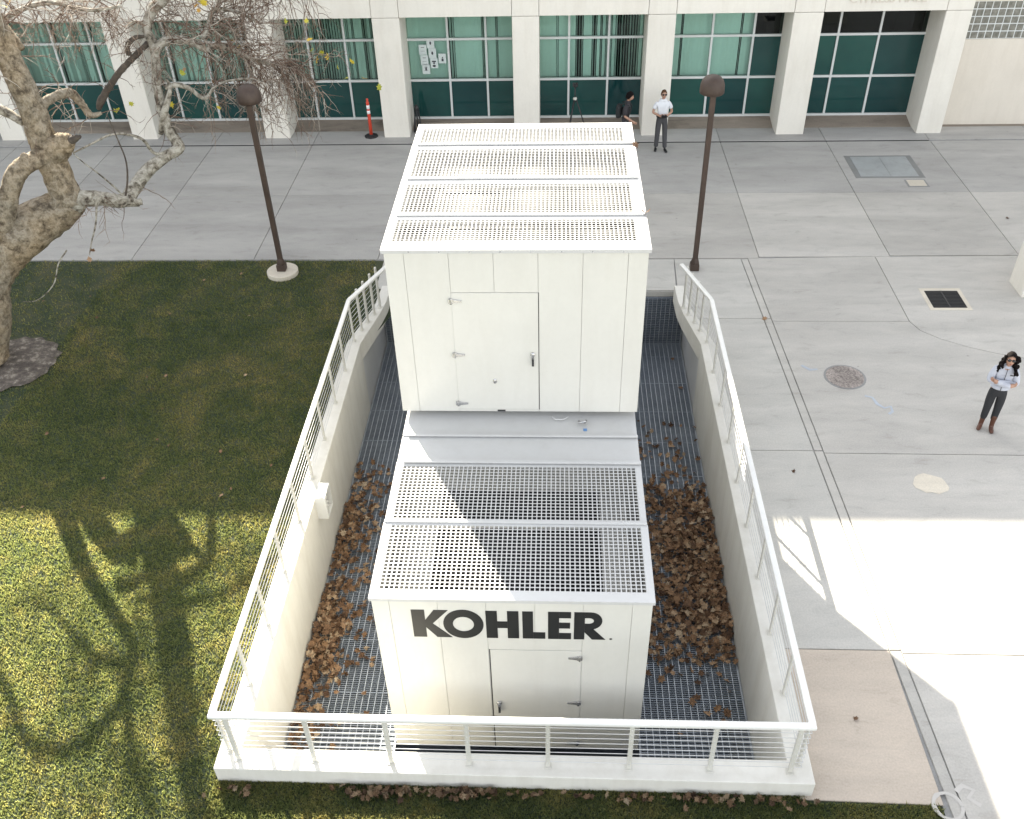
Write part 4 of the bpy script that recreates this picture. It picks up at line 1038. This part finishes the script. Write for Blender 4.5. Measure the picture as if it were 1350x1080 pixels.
B2 = [tp(218, 116, 19.35, 6), tp(234, 112, 19.4, 7), tp(252, 118, 19.5, 6), tp(264, 128, 19.5, 5), tp(273, 128, 19.55, 5), tp(284, 114, 19.6, 4), tp(304, 106, 19.8, 3), tp(334, 104, 20.0, 3), tp(348, 108, 20.0, 1.5)]
limb('limb', B2, 'bark_pale', 8, .12)
B4 = [tp(267, 52, 20.1, 6), tp(276, 32, 20.3, 8), tp(280, 16, 20.5, 7), tp(296, 12, 20.6, 5), tp(322, 20, 20.7, 4), tp(340, 30, 20.8, 2)]
limb('limb', B4, 'bark_pale', 8, .1)
B3 = [tp(196, 56, 19.9, 7), tp(176, 76, 19.7, 8), tp(158, 95, 19.5, 8), tp(142, 118, 19.4, 9), tp(133, 134, 19.3, 10), tp(130, 144, 19.3, 6)]
limb('limb', B3, 'bark_dead', 10, .1)
limb('limb', [tp(170, 72, 19.65, 7), tp(168, 60, 19.6, 7), tp(178, 50, 19.7, 6), tp(190, 48, 19.8, 4)], 'bark_dead', 8, .1)
D_ = [tp(44, 160, 16.9, 16), tp(58, 137, 17.2, 13), tp(76, 126, 17.5, 12), tp(94, 123, 17.75, 12), tp(108, 138, 17.85, 10), tp(120, 152, 17.9, 9), tp(134, 149, 18.0, 4)]
limb('limb', D_, 'bark', 10, .1)
limb('limb', [tp(-8, 140, 17.1, 14), tp(12, 150, 17.0, 12), tp(30, 162, 16.9, 10)], 'bark_pale', 8, .1)
# crown limbs above and left of the view
E1 = [tp(-8, 318, 15.95, 30), tp(-22, 220, 16.2, 18), gp(172, 845, 4.9, 0.081), gp(167, 885, 5.3, 0.081), gp(163, 920, 5.7, 0.074), gp(140, 952, 6.1, 0.068), gp(100, 984, 6.5, 0.062), gp(60, 990, 6.9, 0.068), gp(30, 968, 7.2, 0.062), gp(12, 915, 7.6, 0.050), gp(-10, 860, 8.0, 0.031)]
limb('limb', E1, seg=10)
E2 = [gp(168, 872, 5.15, 0.068), gp(140, 872, 5.5, 0.062), gp(118, 860, 5.8, 0.056), gp(95, 830, 6.1, 0.043), gp(60, 800, 6.5, 0.031), gp(20, 790, 7.0, 0.019)]
limb('limb', E2, seg=8)
E3 = [gp(164, 915, 5.65, 0.062), gp(170, 960, 6.2, 0.068), gp(176, 1010, 6.6, 0.068), gp(190, 1050, 7.0, 0.056), gp(206, 1090, 7.5, 0.050), gp(215, 1150, 8.0, 0.031)]
limb('limb', E3, seg=8)
E4 = [gp(282, 935, 6.9, 0.087), gp(300, 985, 7.6, 0.074), gp(322, 1050, 8.3, 0.056), gp(340, 1120, 9, 0.031)]
E5 = [gp(250, 850, 5.6, 0.074), gp(226, 900, 6.4, 0.062), gp(235, 950, 7.0, 0.050), gp(250, 1000, 7.6, 0.031)]
limb('limb', E5, seg=8)

# twigs: random walks off the branches
tw = {'a': MB(), 'b': MB()}
def twig(m, p, d, L, r, dep, droop=.25, wild=.55):
    n = max(3, int(L / .085)); pts = [p]; q = Vector(p); d = Vector(d).normalized(); kids = []
    for i in range(n):
        d = (d + Vector((random.gauss(0, wild), random.gauss(0, wild), random.gauss(0, wild) - droop)) * .35).normalized()
        q = q + d * (L / n); pts.append(q)
        if dep and random.random() < .42: kids.append((q.copy(), (d + Vector((random.gauss(0, .8), random.gauss(0, .8), random.gauss(0, .7)))).normalized(), 1 - i / n))
    m.tube(pts, [r * (1 - .75 * i / n) for i in range(len(pts))], 4, 0, False)
    for k, dd, f in kids: twig(m, k, dd, L * random.uniform(.35, .65) * (.5 + .5 * f), r * .62, dep - 1, droop, wild)
def along(pts, n, L, r, dep, lo=0, hi=1, m='a', droop=.25, bias=(0, 0, 0), wild=.55):
    P, _ = curve(pts, 6)
    for i in range(n):
        t = random.uniform(lo, hi) * (len(P) - 1); k = int(min(t, len(P) - 2)); p = P[k].lerp(P[k + 1], t - k)
        d = Vector((random.gauss(0, 1), random.gauss(0, .8), random.gauss(0, .9))) + Vector(bias)
        twig(tw[m], p, d, L * random.uniform(.5, 1.25), r, dep, droop, wild)
along(B1, 70, 1.2, .013, 3, .1, 1, 'a', .18, (.5, .2, .25))
along(B1, 44, 1.45, .012, 2, .55, 1, 'a', .6, (.9, 0, -.1))
along(B4, 45, 1.15, .012, 2, .1, 1, 'a', .15, (.5, 0, .2))
along(B2, 30, .8, .010, 2, .15, 1, 'a', .35, (.3, 0, -.1))
along(B_[-5:], 40, 1.25, .012, 2, 0, 1, 'a', .2, (.35, 0, .05))
along(B_[9:14], 26, .8, .009, 2, 0, 1, 'a', .25)
along(B_[1:6], 12, .85, .010, 1, 0, 1, 'b', .35, (.2, 0, -.2))
along(B3, 10, .8, .010, 1, 0, 1, 'a', .2)
along(D_, 14, .8, .010, 1, .2, 1, 'b', .25)
along(A_[1:6], 12, .8, .010, 1, 0, 1, 'b', .2)
along(A_[5:], 22, 1.3, .014, 2, 0, 1, 'b', .1)
TL = [tp(-20, 40, 18.5, 8), tp(30, 12, 18.9, 7), tp(70, 4, 19.2, 6), tp(120, 14, 19.4, 5), tp(160, 8, 19.6, 4)]
limb('limb', TL, 'bark_pale', 7, .1)
along(TL, 75, 1.15, .010, 2, 0, 1, 'b', .3)
TR = [tp(236, -40, 20.5, 7), tp(290, -30, 20.8, 7), tp(350, -15, 21, 5), tp(410, -10, 21.2, 3)]
limb('limb', TR, 'bark_pale', 7, .1)
along(TR, 60, 1.25, .010, 2, 0, 1, 'a', .45)
for E_, n_ in ((E1, 20), (E2, 12), (E3, 12), (E5, 10)): along(E_, n_, 1.25, .019, 2, .25, 1, 'b', .0)
def path_twig(pts, r0, mat='bark_pale'): limb('twig', [(p, r0 * (1 - .7 * i / len(pts))) for i, (p, _) in enumerate(pts)], mat, 6, .1)
path_twig([tp(166, 262, 17.4, 1), tp(150, 246, 17.3, 1), tp(126, 226, 17.1, 1), tp(112, 216, 17.0, 1), tp(97, 203, 16.9, 1)], .022)
path_twig([tp(238, 194, 18.9, 1), tp(206, 203, 18.6, 1), tp(188, 184, 18.4, 1), tp(166, 177, 18.2, 1), tp(145, 178, 18.0, 1), tp(120, 190, 17.8, 1), tp(96, 202, 17.6, 1)], .040)
path_twig([tp(124, 262, 16.6, 1), tp(127, 272, 16.6, 1), tp(126, 296, 16.5, 1), tp(121, 318, 16.4, 1), tp(118, 336, 16.3, 1)], .026)
path_twig([tp(88, 330, 16.0, 1), tp(77, 348, 15.9, 1), tp(72, 372, 15.8, 1), tp(60, 388, 15.7, 1), tp(46, 397, 15.7, 1), tp(30, 398, 15.7, 1)], .016)
path_twig([tp(165, 262, 17.4, 1), tp(168, 238, 17.4, 1), tp(166, 212, 17.4, 1), tp(156, 186, 17.4, 1), tp(145, 160, 17.4, 1), tp(140, 150, 17.4, 1)], .022, 'bark_dead')
for k_, nm in (('a', 'twig'), ('b', 'twig')): stuff(tw[k_].build('twigs', 'twig', tree, fixn=False))

# ------------------------------------------------------------------ leaves
LOBES = [(0, -.5), (.10, -.30), (.40, -.34), (.28, -.12), (.52, .10), (.24, .14), (.26, .36), (.11, .28), (0, .58), (-.11, .28), (-.26, .36), (-.24, .14), (-.52, .10), (-.28, -.12), (-.40, -.34), (-.10, -.30)]
def leaf_geo(rs, curl):
    v = [(0, -.02, 0)]; a = rs.uniform(-1, 1); b = rs.uniform(.3, 1.2) * curl; sx = rs.uniform(.75, 1.05)
    for x, y in LOBES:
        x *= sx * rs.uniform(.85, 1.15); y *= rs.uniform(.88, 1.12); r2 = x * x + y * y
        z = b * (.9 * x * x + .5 * y * y * a) + rs.uniform(-.05, .05) * curl
        v.append((x * (1 - .25 * b * abs(x)), y, z))
    f = [(0, 1 + i, 1 + (i + 1) % 16) for i in range(16)]
    return v, f
rs = random.Random(11); LEAF = []; YLEAF = []
GEO = [leaf_geo(rs, rs.choice((.5, .9, 1.3))) for _ in range(10)]
for v, f in GEO:
    for nm, mt, dst in (('fallen_leaf', 'dry_leaf', LEAF), ('leaf', 'yellow_leaf', YLEAF)):
        me = bpy.data.meshes.new(nm); me.from_pydata(v, [], f); me.materials.append(M[mt]); dst.append(me)
def litter(name, spots, size=(.10, .17), tilt=.6, mat='dry_litter', parent=None):
    V = []; F = []; o = 0
    for p in spots:
        v, f = GEO[rs.randrange(10)]; s = rs.uniform(*size); Rm = Matrix.Rotation(rs.uniform(0, 2 * PI), 3, 'Z') @ Matrix.Rotation(rs.gauss(0, tilt), 3, 'X') @ Matrix.Rotation(rs.gauss(0, tilt), 3, 'Y')
        for q in v: V.append(tuple(Vector(p) + Rm @ (Vector(q) * s)))
        F += [tuple(i + o for i in t) for t in f]; o += len(v)
    me = bpy.data.meshes.new(name); me.from_pydata(V, [], F); me.materials.append(M[mat]); ob = bpy.data.objects.new(name, me); COL.objects.link(ob); return ob
def leaf_obj(p, lab, grp, s=None, tilt=.3):
    o = bpy.data.objects.new('fallen_leaf', LEAF[rs.randrange(10)]); COL.objects.link(o); s = s or rs.uniform(.11, .17)
    o.location = p; o.rotation_euler = (rs.gauss(0, tilt), rs.gauss(0, tilt), rs.uniform(0, 2 * PI)); o.scale = (s, s, s)
    tag(o, lab, 'leaf', grp); return o
# right hand pile: density map along the wall
def pile_h(x, y, side):
    if side > 0:
        u = (2.89 - x) / 1.25; env = min(1, max(0, (y - 8.9) / .9)) * min(1, max(0, (13.3 - y) / 1.1))
        return .20 * env * max(0, 1 - .75 * u) * (.75 + .25 * math.sin(y * 5 + x * 3))
    u = (x + 3.96) / .62; env = (.55 + .45 * math.sin(y * 2.1 + .6)) * min(1, max(0, (12.9 - y) / 1.2)) * min(1, (y - 7.4) / .3 if y > 7.4 else 0)
    return .15 * env * max(0, 1 - u)
sp = []
while len(sp) < 1500:
    y = rs.uniform(8.8, 13.6); x = rs.uniform(1.45, 2.86); hgt = pile_h(x, y, 1)
    if rs.random() < hgt / .11: sp.append((x, y, -1.385 + rs.uniform(.15, 1.0) * hgt + .01))
while len(sp) < 1780:
    y = rs.uniform(8.6, 15.2); x = rs.uniform(1.32, 2.86)
    if rs.random() < (1.0 if y < 13.6 else .35) * (1 if y > 9.2 else .3): sp.append((x, y, -1.372 + pile_h(x, y, 1) + rs.uniform(0, .03)))
o = litter('leaf_litter', sp, (.085, .165), .5); tag(o, 'deep drift of dry brown leaves on the grating right of the generator', 'leaf litter', None, 'stuff')
sp = []
while len(sp) < 560:
    y = rs.uniform(7.5, 12.9); x = rs.uniform(-3.93, -3.3); hgt = pile_h(x, y, -1)
    if rs.random() < hgt / .09: sp.append((x, y, -1.385 + rs.uniform(.15, 1.0) * hgt + .01))
while len(sp) < 860:
    y = rs.uniform(6.7, 13.8); x = -3.92 + abs(rs.gauss(0, .5))
    if x < -2.45: sp.append((x, y, -1.372 + pile_h(x, y, -1) + rs.uniform(0, .03)))
o = litter('leaf_litter', sp, (.085, .165), .5); tag(o, 'drift of dry brown leaves along the left pit wall', 'leaf litter', None, 'stuff')
sp = [(x, 6.13 - abs(rs.gauss(0, .06)), .03 + rs.uniform(0, .05)) for x in [rs.choice((rs.uniform(-2.6, 3.1), rs.gauss(1.6, .8), rs.gauss(-2.1, .3), rs.gauss(-1.1, .2))) for _ in range(230)] if -4.2 < x < 3.3]
sp += [(rs.gauss(-4.0, .15), 6.12 - abs(rs.gauss(0, .05)), .04) for _ in range(14)]
o = litter('leaf_litter', sp, (.07, .115), .6, 'dark_litter'); tag(o, 'thin line of dry leaves on the grass along the front wall', 'leaf litter', None, 'stuff')
LR = 'dry brown leaf lying on the grating right of the generator'; LL = 'dry brown leaf lying on the grating left of the generator'
n = 0
while n < 115:
    y = rs.uniform(7.4, 17.5); x = rs.uniform(1.32, 2.85)
    den = .9 if 8.6 < y < 14.5 else (.25 if y < 17.9 else .05)
    if y > 14.6 and x < 2.5: den = .04
    if rs.random() > den: continue
    hh = pile_h(x, y, 1); leaf_obj((x, y, -1.375 + hh * 1.05 + rs.uniform(0, .02)), LR, 'dry leaves scattered right of the generator'); n += 1
n = 0
while n < 105:
    y = rs.uniform(6.7, 13.6); x = -3.9 + abs(rs.gauss(0, .55))
    if x > -2.4: continue
    hh = pile_h(x, y, -1); leaf_obj((x, y, -1.375 + hh * 1.05 + rs.uniform(0, .02)), LL, 'dry leaves scattered left of the generator'); n += 1
for k in range(26):
    leaf_obj((rs.uniform(2.3, 2.86), rs.uniform(6.6, 7.4), -1.36), 'dry brown leaf behind the front rail at the right pit corner', 'dry leaves in the right pit corner')
leaf_obj((1.262, 12.17, 4.885), 'single brown leaf on the right roof edge of the upper housing, nearer one', None, .17); leaf_obj((1.262, 14.55, 4.885), 'single brown leaf on the right roof edge of the upper housing, farther one', None, .14)
for k in range(34):
    y = rs.uniform(8, 18.8); x = rs.uniform(-12, -4.7)
    if y > 11: leaf_obj((x, y, .03), 'small pale dry leaf lying on the shaded lawn', 'pale leaves scattered on the lawn', rs.uniform(.06, .10))
def pick(x, y): 
    p = at(x, y, z=0); p.z = .012; return p
leaf_obj(pick(1128, 948), 'small dark twig leaf on the tan slab beside the pit', None, .09); leaf_obj(pick(1046, 622), 'small dark leaf on the pale path beside the railing', None, .10)
leaf_obj(pick(1008, 421), 'brown leaf caught on the drain strip near the lamp', None, .13); leaf_obj(pick(1328, 288), 'dark leaf on the far plaza slab by the pillar', None, .12)
for x, y, Y in ((258, 8, 20), (262, 14, 20), (268, 4, 20), (376, 28, 20.6), (306, 54, 20.2), (315, 62, 20.2), (288, 142, 19.6), (155, 146, 18.6), (173, 137, 18.7), (408, 52, 20.7), (412, 66, 20.6), (417, 78, 20.6), (424, 70, 20.7), (432, 75, 20.7),
                (445, 88, 20.7), (464, 82, 20.7), (480, 103, 20.7), (500, 115, 20.7), (456, 103, 20.7), (404, 28, 20.7), (352, 72, 20.5), (5, 8, 17), (-2, 3, 17), (12, 4, 17), (240, 96, 19.6), (226, 138, 19.4)):
    q = share(YLEAF[rs.randrange(10)], 'leaf', at(x, y, Y=Y), tree, (rs.gauss(.6, .4), rs.gauss(0, .5), rs.uniform(0, 6)), (rs.uniform(.13, .20),) * 3)
for x, y, Y in ((118, 342, 16.2), (122, 330, 16.3), (93, 170, 16.2), (243, 92, 19.6), (281, 108, 19.7), (105, 65, 18.9)):
    o = share(LEAF[rs.randrange(10)], 'dry_leaf', at(x, y, Y=Y), tree, (1.2, rs.gauss(0, .5), rs.uniform(0, 6)), (.13,) * 3)

# ------------------------------------------------------------------ grass blades
def grass(n, x0, x1, y0, y1, hmin, hmax, keep):
    x = rng.uniform(x0, x1, n); y = rng.uniform(y0, y1, n); k = keep(x, y); x = x[k]; y = y[k]; n = len(x)
    h = rng.uniform(hmin, hmax, n); a = rng.uniform(0, 2 * PI, n); w = rng.uniform(.006, .012, n); le = rng.uniform(.2, 1.1, n) * h; la = rng.uniform(0, 2 * PI, n)
    V = np.zeros((n, 3, 3)); V[:, 0, 0] = x - np.cos(a) * w; V[:, 0, 1] = y - np.sin(a) * w; V[:, 1, 0] = x + np.cos(a) * w; V[:, 1, 1] = y + np.sin(a) * w
    V[:, :2, 2] = -.02; V[:, 2, 0] = x + np.cos(la) * le; V[:, 2, 1] = y + np.sin(la) * le; V[:, 2, 2] = -.02 + h
    return V.reshape(-1, 3)
def ok(x, y):
    d = np.hypot(x + 11.25, y - 15.25)
    k = (d > 1.0) | ((d > .85) & (rng.random(len(x)) < .3)); k &= ~((np.hypot(x + 6.39, y - 18.87) < .37))
    k &= ~((x > -4.27) & (y > 6.2)); k &= y < 19.47 + rng.normal(0, .03, len(x)); k &= x < 4.72 + rng.normal(0, .02, len(x)); k &= ~((x > 3.1) & (y > 6.1)); return k
def fall(x, y): return ok(x, y) & (rng.random(len(x)) < np.clip(1 - (y - 9.0) / 14.0, .35, 1))
Vs = [grass(290000, -10.5, -4.25, 5.0, 19.5, .022, .055, fall), grass(100000, -4.3, 4.75, 4.6, 6.2, .025, .055, ok), grass(60000, -15, -10.5, 5, 19.5, .03, .06, fall)]
V = np.concatenate(Vs); n = len(V) // 3
me = bpy.data.meshes.new('grass'); me.vertices.add(3 * n); me.vertices.foreach_set('co', V.ravel()); me.loops.add(3 * n); me.loops.foreach_set('vertex_index', np.arange(3 * n, dtype=np.int32))
me.polygons.add(n); me.polygons.foreach_set('loop_start', np.arange(0, 3 * n, 3, dtype=np.int32)); me.update(calc_edges=True); me.validate()
me.materials.append(M['grass_blade']); o = bpy.data.objects.new('grass', me); COL.objects.link(o); tag(o, 'short patchy lawn grass, green and straw coloured', 'grass', None, 'stuff')
